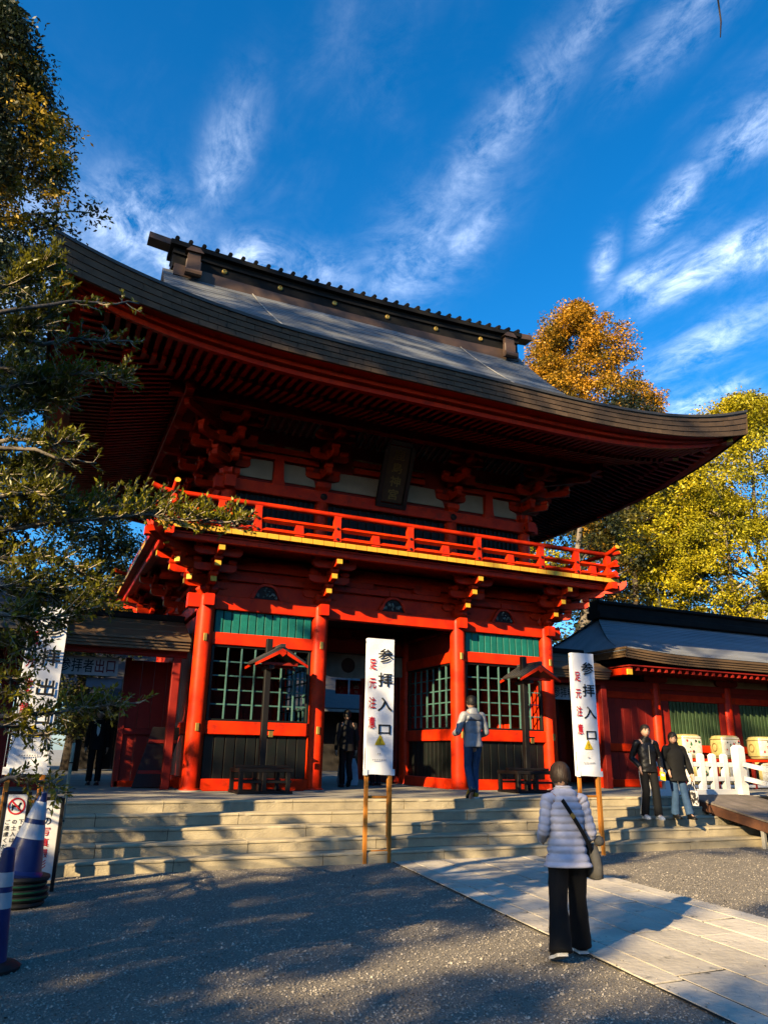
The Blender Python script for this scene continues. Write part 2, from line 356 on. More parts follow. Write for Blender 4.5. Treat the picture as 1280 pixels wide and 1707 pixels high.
V = np.repeat(base[None], n, 0)*rng.uniform(.75,1.25,(n,6,1)); V[:,:,1] *= asp[:,None]; V[:,:,2] *= fl[:,None]; V *= sz[:,None,None]
tl = rng.uniform(-.5,.5,n); ct, s_ = np.cos(tl)[:,None], np.sin(tl)[:,None]
X = V[:,:,0]*ct-V[:,:,2]*s_; Z = V[:,:,0]*s_+V[:,:,2]*ct; c, s = np.cos(th)[:,None], np.sin(th)[:,None]
V = np.stack([X*c-V[:,:,1]*s+P[:,:1], X*s+V[:,:,1]*c+P[:,1:], Z+(sz*.35+np.where((P[:,0] > -1.90+(P[:,1]+4.5)*.131) & (P[:,0] < .66+(P[:,1]+4.5)*.113), .022, 0))[:,None]], 2).reshape(-1,3)
def big_mesh(name, V, F, mats, smooth=False):                # F: (n,k) array of equal polygons
    me = bpy.data.meshes.new(name); nf, k = F.shape
    me.vertices.add(len(V)); me.vertices.foreach_set('co', np.ascontiguousarray(V, dtype=np.float32).ravel())
    me.loops.add(nf*k); me.loops.foreach_set('vertex_index', np.ascontiguousarray(F, dtype=np.int32).ravel())
    me.polygons.add(nf); me.polygons.foreach_set('loop_start', np.arange(0, nf*k, k, dtype=np.int32))
    try: me.polygons.foreach_set('loop_total', np.full(nf, k, dtype=np.int32))
    except Exception: pass
    for m in (mats if isinstance(mats, (list, tuple)) else [mats]): me.materials.append(m)
    me.update(calc_edges=True); me.validate(); return me
F0 = np.array([(0,1,4),(1,2,4),(2,3,4),(3,0,4)])
F = (F0[None]+(np.arange(n)*6)[:,None,None]).reshape(-1,3)
pm = mat('pebble', (.40,.345,.27), .8, (.21,.183,.15), 3, island=.6)
tag(link(bpy.data.objects.new('gravel', big_mesh('gravel', V, F, pm)), None, Matrix.Identity(4)), kind='stuff')

# ================================================================ THE GATE
G = thing('shrine_gate', 'two-storey vermilion shrine gate with sweeping dark roof at the top of the stone steps', 'gate', (0,2.8,H))
CX = [-4.22,-1.725,1.725,4.22]; CY = [0,2.8,5.6]
# --- lower storey
for iy, y in enumerate(CY):
    for ix, x in enumerate(CX):
        bb = MB(); bb.lathe([(.205,H-.01),(.215,H+.02),(.205,H+.045),(.18,H+.05),(.18,4.52),(.172,4.62),(.15,4.66)], (x,y,0), 24)
        co = build('column', bb, RED, G, smooth=40)
        bb = MB(); bb.lathe([(.25,H-.03),(.25,H+.012),(.21,H+.02)], (x,y,0), 20); build('base_stone', bb, STONEF, co, smooth=40)
        if iy == 0:
            for z in (3.76, 2.0):
                bb = MB(); s_ = .0
                bb.cbox(x-.035+s_, x+.035+s_, y-.196, y-.165, z-.075, z+.075, .008); build('metal_fitting', bb, BRASS, co)
beams = [(.81,1.04,.22),(1.87,2.13,.16),(3.64,3.89,.16)]
def wallrun(p, q, ax):                                       # beams between two columns along ax
    for z0, z1, w in beams:
        bb = MB()
        if ax == 'x': bb.cbox(p+.16, q-.16, AT-w/2, AT+w/2, z0, z1, .012)
        else: bb.cbox(AT-w/2, AT+w/2, p+.16, q-.16, z0, z1, .012)
        build('tie_beam', bb, RED, G)
def plankwall(x0, x1, y0, y1, z0, z1, m, name='wall_plank', wd=.24):
    L_ = max(x1-x0, y1-y0); k = max(1, round(L_/wd)); alongx = x1-x0 > y1-y0
    for i in range(k):
        a = i/k; c_ = (i+1)/k
        if alongx: piece(name, ((x0+(x1-x0)*(a+c_)/2), (y0+y1)/2, (z0+z1)/2), (x1-x0)/k/2-.003, (y1-y0)/2, (z1-z0)/2, m, G)
        else: piece(name, ((x0+x1)/2, y0+(y1-y0)*(a+c_)/2, (z0+z1)/2), (x1-x0)/2, (y1-y0)/k/2-.003, (z1-z0)/2, m, G)
def lattice_bay(o, U, Ln, nv, nh):                           # o: lower-left point in plan, U unit along, front normal = U x Z
    o = Vector(o); U = Vector(U); Nn = Vector((U.y,-U.x,0)); Zv = Vector((0,0,1))
    def P(u, d, z): q = o+U*u+Nn*d; return (q.x,q.y,z)
    # framed lattice window
    z0, z1 = 2.13, 3.64
    fr = []
    for (u, z, hu, hz) in ((.03,(z0+z1)/2,.03,(z1-z0)/2),(Ln-.03,(z0+z1)/2,.03,(z1-z0)/2),(Ln/2,z0+.022,Ln/2-.06,.022),(Ln/2,z1-.022,Ln/2-.06,.022)):
        piece('lattice_frame', P(u,-.01,z), hu, .05, hz, DSLAT, G, U, -Nn)
    w = Ln-.12
    for i in range(1, nv): piece('lattice_bar', P(.06+w*i/nv,.004,(z0+z1)/2), .016, .022, (z1-z0)/2-.045, TEALL, G, U, -Nn)
    for j in range(1, nh): piece('lattice_bar', P(Ln/2,-.026,z0+.045+(z1-z0-.09)*j/nh), w/2, .02, .015, TEALL, G, U, -Nn)
    # slatted panel below
    z0, z1 = 1.04, 1.87; k = max(4, round(Ln/.205))
    for i in range(k): piece('dark_slat', P(Ln*(i+.5)/k,-.02,(z0+z1)/2), Ln/k/2-.011, .02, (z1-z0)/2, DSLAT, G, U, -Nn)
    piece('panel_back', P(Ln/2,-.07,(z0+z1)/2), Ln/2, .012, (z1-z0)/2, REDD, G, U, -Nn)
for x0, x1 in ((CX[0],CX[1]),(CX[2],CX[3])):
    AT = 0; wallrun(x0, x1, 'x'); lattice_bay((x0+.18,0,0), (1,0,0), x1-x0-.36, 7, 5)
    k = 12; a = x0+.20; Ln = x1-x0-.40
    for i in range(k): piece('transom_slat', (a+Ln*(i+.5)/k, .0, 4.125), Ln/k/2-.011, .022, .235, TEAL, G)
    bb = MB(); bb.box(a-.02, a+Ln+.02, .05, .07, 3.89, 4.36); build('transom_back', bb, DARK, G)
    AT = 5.6; wallrun(x0, x1, 'x'); plankwall(x0+.17, x1-.17, 5.57, 5.62, 1.04, 4.36, RED)
    AT = 2.8; wallrun(x0, x1, 'x'); plankwall(x0+.17, x1-.17, 2.78, 2.82, 1.04, 4.36, REDD)
    bb = MB(); bb.box(x0, x1, .12, 5.5, H-.02, H+.12); build('room_floor', bb, DARK, G)
for sx in (-1, 1):                                           # passage sides
    U = (0,-1,0) if sx < 0 else (0,1,0)
    o = (sx*1.725, 2.62, 0) if sx < 0 else (sx*1.725, .18, 0)
    # normals face the passage
    AT = sx*1.725; wallrun(0, 2.8, 'y'); wallrun(2.8, 5.6, 'y')
    lattice_bay((sx*1.725, .18, 0) if sx < 0 else (sx*1.725, 2.62, 0), (0,1,0) if sx < 0 else (0,-1,0), 2.44, 7, 5)
    bb = MB(); bb.box(sx*1.725-.03, sx*1.725+.03, .17, 2.64, 3.89, 4.36); build('wall_panel', bb, REDD, G)
    plankwall(sx*1.725-.02, sx*1.725+.02, 2.97, 5.43, 1.04, 4.36, REDD)
    AT = sx*4.22; wallrun(0, 2.8, 'y'); wallrun(2.8, 5.6, 'y'); plankwall(sx*4.22-.02, sx*4.22+.02, .17, 2.63, 1.04, 4.36, RED); plankwall(sx*4.22-.02, sx*4.22+.02, 2.97, 5.43, 1.04, 4.36, RED)
    # open door leaf folded back along the passage
    bb = MB(); x = sx*1.56
    bb.cbox(x-.03, x+.03, 2.98, 4.45, H+.06, 3.6, .01); lf = build('door_leaf', bb, REDD, G)
    for z in (1.3, 2.2, 3.1):
        bb = MB(); bb.box(x-sx*.045-.02, x-sx*.045+.02, 3.0, 4.43, z-.06, z+.06); build('door_rail', bb, REDD, lf)
    bb = MB(); bb.cbox(sx*1.72-.14 if sx > 0 else sx*1.72-.0, sx*1.72+.0 if sx > 0 else sx*1.72+.14, 2.72, 2.88, H, 4.36, .01); build('door_jamb', bb, REDD, G)
for y in CY:                                                 # head beams run the whole width
    bb = MB(); bb.cbox(-4.62, 4.62, y-.105, y+.105, 4.36, 4.655, .014); build('head_beam', bb, RED, G)
for x in CX:
    bb = MB(); bb.cbox(x-.10, x+.10, -.3, 5.9, 4.40, 4.64, .014); build('cross_beam', bb, RED, G)
bb = MB(); bb.box(-1.62, 1.62, 2.76, 2.84, 4.0, 4.36); build('lintel', bb, REDD, G)
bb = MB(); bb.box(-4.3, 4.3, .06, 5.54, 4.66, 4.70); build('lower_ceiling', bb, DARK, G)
# wall above the head beams up to the balcony
for y0, y1 in ((.0,.05),(5.55,5.6)):
    bb = MB(); bb.box(-4.22, 4.22, y0, y1, 4.66, 5.55); build('bracket_zone_wall', bb, RED, G)
for x0, x1 in ((-4.24,-4.19),(4.19,4.24)):
    bb = MB(); bb.box(x0, x1, 0, 5.6, 4.66, 5.55); build('bracket_zone_wall', bb, RED, G)
for z, e in ((4.99,.05),(5.24,.07)):
    bb = MB(); bb.cbox(-4.6, 4.6, -.06-e, .0, z, z+.13, .01); build('wall_rail', bb, RED, G)
    for sx in (-1,1):
        bb = MB(); bb.cbox(sx*4.22-.03-(.06+e if sx < 0 else 0), sx*4.22+.03+(.06+e if sx > 0 else 0), .03, 5.57, z, z+.13, .01); build('wall_rail', bb, RED, G)
# carved frog-leg struts above each bay
CARV = mat('grey_carving', (.20,.21,.19), .6, (.06,.09,.075), 14, .3, rnd=.45)
for cx in (-2.98, 0, 2.98):
    bb = MB(); outer = [(-.36,0),(-.33,.07),(-.27,.17),(-.2,.27),(-.1,.33),(.1,.33),(.2,.27),(.27,.17),(.33,.07),(.36,0),(.28,0),(.25,.07),(.21,.17),(.14,.25),(.06,.28),(-.06,.28),(-.14,.25),(-.21,.17),(-.25,.07),(-.28,0)]
    bb.prism(outer[:10]+outer[10:], (cx,-.05,4.655), (1,0,0), (0,0,1), (0,-.07,0)); kb = build('frog_leg_strut', bb, RED, G)
    bb = MB(); bb.prism([(-.28,0),(-.25,.07),(-.21,.17),(-.14,.25),(-.06,.28),(.06,.28),(.14,.25),(.21,.17),(.25,.07),(.28,0)], (cx,-.052,4.657), (1,0,0), (0,0,1), (0,-.012,0)); build('carving_back', bb, DARK, kb)
    cr = random.Random(int(cx*10))
    for i in range(16):
        a = cr.uniform(-.22,.22); z = cr.uniform(.03,.24*(1-abs(a)/.34)+.02); r = cr.uniform(.025,.055); th = cr.uniform(0,3.14)
        bb = MB(); bb.lathe([(.2*r,-r*.25),(.8*r,-r*.1),(r,0),(.7*r,r*.3),(.2*r,r*.45)], (cx+a,-.075,4.655+z), 6, X=(math.cos(th),0,math.sin(th)), Y=(-math.sin(th)*.55,0,math.cos(th)*.55), Z=(0,-1,0)); build('carved_leaf', bb, CARV, kb, smooth=True)
    bb = MB(); bb.cbox(cx-.1, cx+.1, -.14, -.02, 4.98, 5.12, .02); build('bearing_block', bb, RED, kb)
# --- bracket sets: built once facing -Y at the origin, then copied
def side_arm(L_, h, w, nose=.06):                            # boat-shaped arm profile along u, centred
    a = L_/2; return [(-a,h*.45),(-a+.03,h*.18),(-a+.10,0),(a-.10,0),(a-.03,h*.18),(a,h*.45),(a,h),(-a,h)]
def bblock(z, c, parent, s=.085, h=.10):
    bb = MB(); x, y = c
    bb.loft([[(x+a*s*.7,y+b_*s*.7,z) for a,b_ in ((-1,-1),(1,-1),(1,1),(-1,1))],[(x+a*s,y+b_*s,z+h*.42) for a,b_ in ((-1,-1),(1,-1),(1,1),(-1,1))],[(x+a*s,y+b_*s,z+h) for a,b_ in ((-1,-1),(1,-1),(1,1),(-1,1))]], 4)
    build('bearing_block', bb, RED, parent)
def bracket(name, steps, zbase, diag=1.0, tail=.15):
    o = bpy.data.objects.new(name, None); link(o, G, Matrix.Translation(Vector((0,0,zbase)))); o.empty_display_size = .1
    bblock(zbase, (0,-.02), o, .17, .19)
    pe = 0
    for k, (e, zc) in enumerate(steps):
        e *= diag; h = .15; w = .065
        bb = MB(); poly = [(tail,-h/2),(-pe*1.0-.05,-h/2),(-e+.04,-h/2),(-e-.03,-h/2+.03),(-e-.05,-h/2+.09),(-e-.05,h/2),(tail,h/2)]
        bb.prism(poly, (-w,0,zc), (0,1,0), (0,0,1), (2*w,0,0)); build('bracket_arm', bb, RED, o)
        bb = MB(); bb.box(-w+.003, w-.003, -e-.058, -e-.049, zc-h/2+.045, zc+h/2-.004); build('arm_end', bb, GOLD if zbase < 6 else RED, o)
        # arm parallel to the wall, carried at the previous step
        La = .86+.06*k
        if diag == 1.0:
            bb = MB(); bb.prism(side_arm(La, .15, .12), (0,-pe-.05,zc-.075), (1,0,0), (0,0,1), (0,.10,0)); build('bracket_arm', bb, RED, o)
            for x in (-La/2+.10, 0, La/2-.10): bblock(zc+.075, (x,-pe), o)
        bblock(zc+.075, (0,-e+.02), o)
        pe = e
    if diag == 1.0:
        bb = MB(); zc = steps[-1][1]+.16; bb.prism(side_arm(1.0,.13,.12), (0,-pe-.03,zc), (1,0,0), (0,0,1), (0,.10,0)); build('bracket_arm', bb, RED, o)
        for x in (-.40, .40): bblock(zc+.12, (x,-pe+.02), o, .08, .08)
    return o
LOW = [(.46,4.88),(.78,5.14),(1.06,5.40)]
proto = bracket('bracket_set', LOW, 4.66); protd = bracket('corner_bracket_set', LOW, 4.66, 1.38)
RZ = lambda a: Matrix.Rotation(a, 4, 'Z')
pos = [(x,0,0) for x in CX]+[(CX[0],y,-math.pi/2) for y in CY]+[(CX[3],y,math.pi/2) for y in CY]+[(x,5.6,math.pi) for x in CX]
def settle(proto, places):
    ws = [T(x,y,0) @ RZ(a) for x,y,a in places]
    for w in ws[1:]: dup(proto, w, parent=G)
    def mv(o):                                               # move the first one itself
        WM[o.name] = ws[0] @ WM[o.name]
        for c in kids(o): mv(c)
    mv(proto); proto.matrix_basis = wmat(G).inverted() @ WM[proto.name]
settle(proto, pos)
settle(protd, [(CX[0],0,-math.pi/4),(CX[3],0,math.pi/4),(CX[0],5.6,-3*math.pi/4),(CX[3],5.6,3*math.pi/4)])
# mid-bay struts with blocks between the bracket sets
for cx in (-2.98, -.86, .86, 2.98):
    if abs(cx) > 1: continue
    bb = MB(); bb.prism(side_arm(.7,.12,.1), (cx,-.12,5.12), (1,0,0), (0,0,1), (0,.1,0)); build('bracket_arm', bb, RED, G)
# --- balcony
BZ = 5.76; BX_, BF, BB = 5.55, -1.34, 6.94
soff = MB(); soff.box(-5.4, 5.4, -1.2, .0, 5.60, 5.63); soff.box(-5.4, 5.4, 5.6, 6.8, 5.60, 5.63); soff.box(-5.4,-4.2, 0, 5.6, 5.60, 5.63); soff.box(4.2, 5.4, 0, 5.6, 5.60, 5.63); build('balcony_soffit', soff, RED, G)
for y0, y1 in ((-1.16,-1.00),(6.60,6.76)):
    bb = MB(); bb.cbox(-5.72, 5.72, y0, y1, 5.49, 5.66, .015); ed = build('balcony_edge_beam', bb, RED, G)
for x0, x1 in ((-5.38,-5.22),(5.22,5.38)):
    bb = MB(); bb.cbox(x0, x1, -1.46, 7.06, 5.49, 5.655, .015); build('balcony_edge_beam', bb, RED, G)
    s_ = 1 if x0 > 0 else -1
for sx in (-1,1):                                            # diagonal corner beam with upturned tip
    d = Vector((sx,-1,0)).normalized(); p0 = Vector((sx*4.22,0,5.5))
    bb = MB(); side = Vector((d.y,-d.x,0))
    prof = [(.3,-.09),(1.72,-.09),(1.98,.0),(2.06,.10),(2.06,.20),(1.7,.12),(.3,.10)]
    bb.prism(prof, p0-side*.08, d, (0,0,1), side*.16); build('corner_beam', bb, RED, G)
npl = 46; wpl = 2*BX_/npl
for i in range(npl):                                         # floor boards with yellow painted ends
    x = -BX_+wpl*(i+.5)
    piece('floor_board', (x, (BF+.3)/2, BZ-.05), wpl/2-.004, (.3-BF)/2, .05, [RED, GOLD], G)
    if abs(x) < 5.5: piece('floor_board', (x, (BB+5.3)/2, BZ-.05), wpl/2-.004, (BB-5.3)/2, .05, [RED, GOLD], G)
for sx in (-1,1):
    k = 27; w = 6.5/k
    for i in range(k): piece('floor_board', (sx*(BX_+3.9)/2+0, -.44+.3-.14+w*(i+.5)-.02+.36, BZ-.052), (BX_-3.9)/2, w/2-.003, .048, [RED, GOLD], G)
# railing
def rail(name, z, r, ext, up, sq=False):
    for (p, q) in (((-5.28,-1.26),(5.28,-1.26)),((-5.28,-1.26),(-5.28,6.86)),((5.28,-1.26),(5.28,6.86)),((-5.28,6.86),(5.28,6.86))):
        P0 = Vector((p[0],p[1],z)); P1 = Vector((q[0],q[1],z)); d = (P1-P0).normalized()
        pts = [P0-d*ext+Vector((0,0,up)), P0-d*ext*.5+Vector((0,0,up*.3)), P0, P0+d*.5, P1-d*.5, P1, P1+d*ext*.5+Vector((0,0,up*.3)), P1+d*ext+Vector((0,0,up))]
        if abs(d.y) > .5: pts = [a+Vector((0,0,.012)) for a in pts]
        bb = MB(); bb.tube(pts, r, 4 if sq else 10)
        ro = build(name, bb, RED, G, smooth=False if sq else 50)
        if not sq:
            for e_, dd in ((pts[0],(pts[0]-pts[1]).normalized()),(pts[-1],(pts[-1]-pts[-2]).normalized())):
                bb = MB(); bb.tube([e_+dd*.001, e_+dd*.02], r*1.02, 10); build('rail_end_cap', bb, GOLD, ro)
rail('top_rail', 6.37, .055, .40, .10)
rail('middle_rail', 6.06, .062, .34, .05, True)
rail('base_rail', 5.825, .075, .30, .0, True)
def rpost(x, y, full):
    if full:
        bb = MB(); bb.prism([(-.085,5.78),(.085,5.78),(.065,6.02),(.065,6.30),(.085,6.33),(-.085,6.33),(-.065,6.30),(-.065,6.02)], (x,y-.07,0), (1,0,0), (0,0,1), (0,.14,0)); po = build('railing_post', bb, RED, G)
        for z in (5.83, 6.06):
            bb = MB(); bb.lathe([(.034,0),(.03,.016),(.012,.024)], (x,y-.072,z), 10, X=(1,0,0), Y=(0,0,1), Z=(0,-1,0)); build('stud', bb, DARK, po)
    else:
        bb = MB(); bb.prism([(-.10,5.78),(.10,5.78),(.075,6.02),(-.075,6.02)], (x,y-.06,0), (1,0,0), (0,0,1), (0,.12,0)); build('railing_strut', bb, RED, G)
for x in (-5.28,-4.32,-3.58,-1.87,-.16,1.56,3.29,4.32,5.28): rpost(x, -1.26, True)
for x in (-2.7,-.99,.71,2.42,4.8,-4.8): rpost(x, -1.26, False)
for y in (.4,1.7,3.0,4.3,5.6):
    for sx in (-1,1): rpost(sx*5.28, y, True)
for y in (-.4,1.05,2.35,3.65,4.95,6.2):
    for sx in (-1,1): rpost(sx*5.28, y, False)
for x in (-3.58,-1.87,-.16,1.56,3.29): rpost(x, 6.86, True)

# --- upper storey
UX = [-3.9,-1.72,1.72,3.9]; UY = [.3,5.3]
for y in UY:
    for x in UX:
        bb = MB(); bb.lathe([(.165,5.76),(.165,7.36),(.15,7.42)], (x,y,0), 18); build('upper_column', bb, RED, G, smooth=40)
for sx in (-1,1):
    for y in (1.97,3.63):
        bb = MB(); bb.lathe([(.165,5.76),(.165,7.36),(.15,7.42)], (sx*3.9,y,0), 18); build('upper_column', bb, RED, G, smooth=40)
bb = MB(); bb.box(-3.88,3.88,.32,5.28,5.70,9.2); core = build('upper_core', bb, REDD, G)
for y, s in ((.3,-1),(5.3,1)):
    bb = MB(); bb.cbox(-4.25,4.25, y-.12+s*.05, y+.12+s*.05, 7.10, 7.38, .015); na = build('nageshi_beam', bb, RED, G)
    bb = MB(); bb.cbox(-4.0,4.0, y-.10+s*.04, y+.10+s*.04, 5.77, 5.95, .012); build('sill_beam', bb, RED, G)
    for x in UX:
        bb = MB(); bb.lathe([(.085,0),(.08,.03),(.045,.05),(.02,.075)], (x, y+s*.17, 7.24), 12, X=(1,0,0), Y=(0,0,1), Z=(0,s,0)); build('nail_cover', bb, DARK, na, smooth=40)
for sx in (-1,1):
    bb = MB(); bb.cbox(sx*3.9-.12+sx*.05, sx*3.9+.12+sx*.05, -.05, 5.65, 7.11, 7.37, .015); build('nageshi_beam', bb, RED, G)
for x0, x1 in zip(UX, UX[1:]):                               # dark slatted openings behind the railing
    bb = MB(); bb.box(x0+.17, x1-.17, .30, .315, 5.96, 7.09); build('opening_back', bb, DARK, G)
    k = 14
    for i in range(k): piece('window_slat', (x0+.2+(x1-x0-.4)*(i+.5)/k, .27, 6.52), .022, .022, .57, DSLAT, G)
for i in range(22): piece('wall_plank', (-3.9, .5+4.6*(i+.5)/22, 6.52), .02, 4.6/44-.004, .56, REDD, G)
# plaster panels and struts in the bracket zone
def panel(cx, w, side):                                      # side: -1 curved on the left, +1 on the right
    poly = [(0,0),(w,0),(w-.06,.16),(w-.24,.22),(w-.28,.44),(0,.46)]
    if side < 0: poly = [(-p[0],p[1]) for p in poly]
    bb = MB(); bb.prism(poly, (cx,.30,7.50), (1,0,0), (0,0,1), (0,-.03,0)); return build('plaster_panel', bb, PLAS, G)
for cx, w in ((-2.81,.80),(0,1.42),(2.81,.80)):
    panel(cx-.13, w, -1); panel(cx+.13, w, 1)
    bb = MB(); bb.prism([(-.16,7.38),(.16,7.38),(.12,7.55),(.10,8.0),(-.10,8.0),(-.12,7.55)], (cx,.31,0), (1,0,0), (0,0,1), (0,-.14,0)); build('strut', bb, RED, G)
    for z in (8.135, 8.345):
        for sx in (-1,1): 
            bb = MB(); bb.box(cx+sx*.12 if sx > 0 else cx-.12-w*.6, cx+.12+w*.6 if sx > 0 else cx-.12, .285, .30, z, z+.045); build('plaster_strip', bb, PLAS, G)
    for z in (8.03, 8.21):
        bb = MB(); bb.cbox(cx-.95, cx+.95, .18, .31, z-.04, z+.09, .01); build('wall_rail', bb, RED, G)
UPB = [(.45,7.78),(.87,8.12),(1.28,8.46)]
pu = bracket('bracket_set', UPB, 7.40); pud = bracket('corner_bracket_set', UPB, 7.40, 1.38)
settle(pu, [(x,.3,0) for x in UX]+[(-3.9,y,-math.pi/2) for y in (.3,1.97,3.63,5.3)]+[(3.9,y,math.pi/2) for y in (.3,1.97,3.63,5.3)]+[(x,5.3,math.pi) for x in UX])
settle(pud, [(-3.9,.3,-math.pi/4),(3.9,.3,math.pi/4),(-3.9,5.3,-3*math.pi/4),(3.9,5.3,3*math.pi/4)])
PALE = mat('pale_slat_paint', (.34,.35,.36), .6)
# pale coved slats between wall and purlin
for x0, x1 in ((-3.35,-2.2),(-1.2,-.42),(.42,1.2),(2.2,3.35)):
    k = max(4, round((x1-x0)/.17))
    for i in range(k+1):
        x = x0+(x1-x0)*i/k; bb = MB(); bb.beam((x,-.30,8.46),(x,-.92,8.66), .055, .05); build('cove_slat', bb, PALE, G)
    bb = MB(); bb.add([(x0-.1,-.25,8.52),(x1+.1,-.25,8.52),(x1+.1,-.95,8.74),(x0-.1,-.95,8.74)], [(0,1,2,3)]); build('cove_board', bb, DARK, G, fix=False)
# eave purlins
for y0, y1 in ((-1.08,-.90),(6.50,6.68)):
    bb = MB(); bb.cbox(-5.55, 5.55, y0, y1, 8.56, 8.86, .015); build('eave_purlin', bb, RED, G)
for x0, x1 in ((-5.27,-5.09),(5.09,5.27)):
    bb = MB(); bb.cbox(x0, x1, -1.4, 7.0, 8.555, 8.855, .015); build('eave_purlin', bb, RED, G)
bb = MB()
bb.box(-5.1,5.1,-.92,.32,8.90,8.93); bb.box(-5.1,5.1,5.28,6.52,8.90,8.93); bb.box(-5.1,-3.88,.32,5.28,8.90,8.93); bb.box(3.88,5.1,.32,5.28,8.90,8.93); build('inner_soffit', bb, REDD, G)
# --- roof geometry: eave rectangle, concave profile, swept-up corners
EX, EY0, EY1 = 7.95, -3.67, 9.27; YC = 2.8; RUN = YC-EY0; ZE, ZR = 9.0, 14.08; GX = 5.7
def prof(d): t = min(1, max(0, d/RUN)); return ZE+(ZR-ZE)*(.50*t+.50*t*t)
def lift(x, y):
    dx = EX-abs(x); dy = min(y-EY0, EY1-y)
    a = Lc(dx)*max(0,1-max(0,dy)/3.2)**2; c = Lc(dy)*max(0,1-max(0,dx)/3.2)**2
    return max(a, c)
def rz_front(x, d): return prof(d)+lift(x, EY0+d)
CR = .125
def slope(front):
    bb = MB(); P = []; nX = 64; nd = int(RUN/CR)
    for k in range(nd):
        for e, (d, up) in enumerate(((k*CR, .030),((k+1)*CR, .0))):
            xm = EX-d if d < EX-GX else GX
            row = []
            for i in range(nX+1):
                s = -1+2*i/nX; s = math.copysign(abs(s)**.85, s); x = s*xm; y = EY0+d if front else EY1-d
                row.append((x, y, rz_front(x, d)+up))
            P.append(row)
    bb.grid(P); return bb
for fr in (True, False): tag(build('roof_shingles', slope(fr), SHING, G), kind='stuff')
for sx in (-1, 1):                                           # hipped side skirts below the gables
    bb = MB(); P = []; nd = int(3.0/CR)
    for k in range(nd):
        for d, up in ((k*CR,.022),((k+1)*CR,0)):
            ya, yb = EY0+d, EY1-d; P.append([(sx*(EX-d), ya+(yb-ya)*i/48, prof(d)+lift(EX-d, ya+(yb-ya)*i/48)+up) for i in range(49)])
    bb.grid(P); tag(build('roof_shingles', bb, SHING, G), kind='stuff')
    bb = MB(); pts = [(YC, ZR-.3)]                            # gable wall
    poly = [(EY0+2.6,prof(2.6)-.05)]+[(EY0+d, prof(d)-.25) for d in np.linspace(3,RUN,12)]+[(EY1-d, prof(d)-.25) for d in np.linspace(RUN,3,12)]+[(EY1-2.6,prof(2.6)-.05)]
    bb.prism(poly, (sx*5.0,0,0), (0,1,0), (0,0,1), (-sx*.08,0,0)); build('gable_wall', bb, REDD, G)
    for fy in (0,1):                                         # thick verge and bargeboard
        bb = MB(); P = []
        ds = np.linspace(2.2, RUN, 16)
        up = [(sx*GX, EY0+d if not fy else EY1-d, prof(d)) for d in ds]; lo = [(sx*(GX-.03), p[1], p[2]-.36) for p in up]; inn = [(sx*(GX-.45), p[1], p[2]-.36) for p in up]
        bb.grid([up, lo]); bb.grid([lo, inn]); build('verge', bb, FASC, G)
        bb = MB(); a = [(sx*(GX-.18), p[1], p[2]-.38) for p in up]; c = [(q[0], q[1], q[2]-.32) for q in a]; bb.grid([a, c]); a2 = [(q[0]-sx*.06,q[1],q[2]) for q in a]; c2 = [(q[0]-sx*.06,q[1],q[2]) for q in c]; bb.grid([a2,c2]); bb.grid([c,c2]); build('bargeboard', bb, RED, G)
# fascia: four courses of plates along the front, solid courses elsewhere
def edge(x, kx): return lift(x, EY0)
def fth(l): return .42+.20*l
ncol = 48
for c in range(4):
    for i in range(ncol):
        w = 2*EX/ncol; x0 = -EX+w*i+(w/2 if c % 2 else 0); x1 = min(EX, x0+w)
        if c % 2 and i == 0:
            pass
        xm = (x0+x1)/2
        if x1-x0 < .05: continue
        l0, l1 = lift(x0,EY0), lift(x1,EY0); t0, t1 = fth(l0), fth(l1); f0, f1 = c/4, (c+1)/4
        inset = .016*c; g = .0035
        ya = EY0+inset
        q = [(x0+g, ZE+l0-t0*f0-g), (x1-g, ZE+l1-t1*f0-g), (x1-g, ZE+l1-t1*f1+g), (x0+g, ZE+l0-t0*f1+g)]
        bb = MB(); bb.prism([(p[0],p[1]) for p in q], (0,ya+random.uniform(-.003,.003),0), (1,0,0), (0,0,1), (0,.05,0)); build('fascia_plate', bb, FASC, G)
def fascia_run(pts_fn, n, nx, ny, name, inset0):            # solid stepped fascia
    bb = MB()
    for c in range(4):
        A = []; B = []
        for i in range(n+1):
            x, y = pts_fn(i/n); l = lift(x,y); th = fth(l); ii = .016*c+inset0
            A.append((x-nx*ii, y-ny*ii, ZE+l-th*c/4)); B.append((x-nx*ii, y-ny*ii, ZE+l-th*(c+1)/4))
        bb.grid([A,B])
        C_ = [(p[0]-nx*.016, p[1]-ny*.016, p[2]) for p in B]; bb.grid([B,C_])
    return build(name, bb, FASC, G)
fascia_run(lambda t: (-EX+2*EX*t, EY0), 64, 0, -1, 'fascia_back', .035)
fascia_run(lambda t: (-EX+2*EX*t, EY1), 64, 0, 1, 'fascia', 0)
fascia_run(lambda t: (-EX, EY0+(EY1-EY0)*t), 64, -1, 0, 'fascia', 0)
fascia_run(lambda t: (EX, EY0+(EY1-EY0)*t), 64, 1, 0, 'fascia', 0)
# dark lip along the top of the eave
bb = MB(); P1 = []; P2 = []; P3 = []
for i in range(65):
    x = -EX+2*EX*i/64; z = ZE+lift(x,EY0); P1.append((x,EY0-.03,z-.01)); P2.append((x,EY0-.03,z+.05)); P3.append((x,EY0+.2,z+.065))
bb.grid([P1,P2,P3]); P0 = [(p[0],EY0+.02,p[2]) for p in P1]; bb.grid([P0,P1]); build('eave_lip', bb, ROOFD, G)
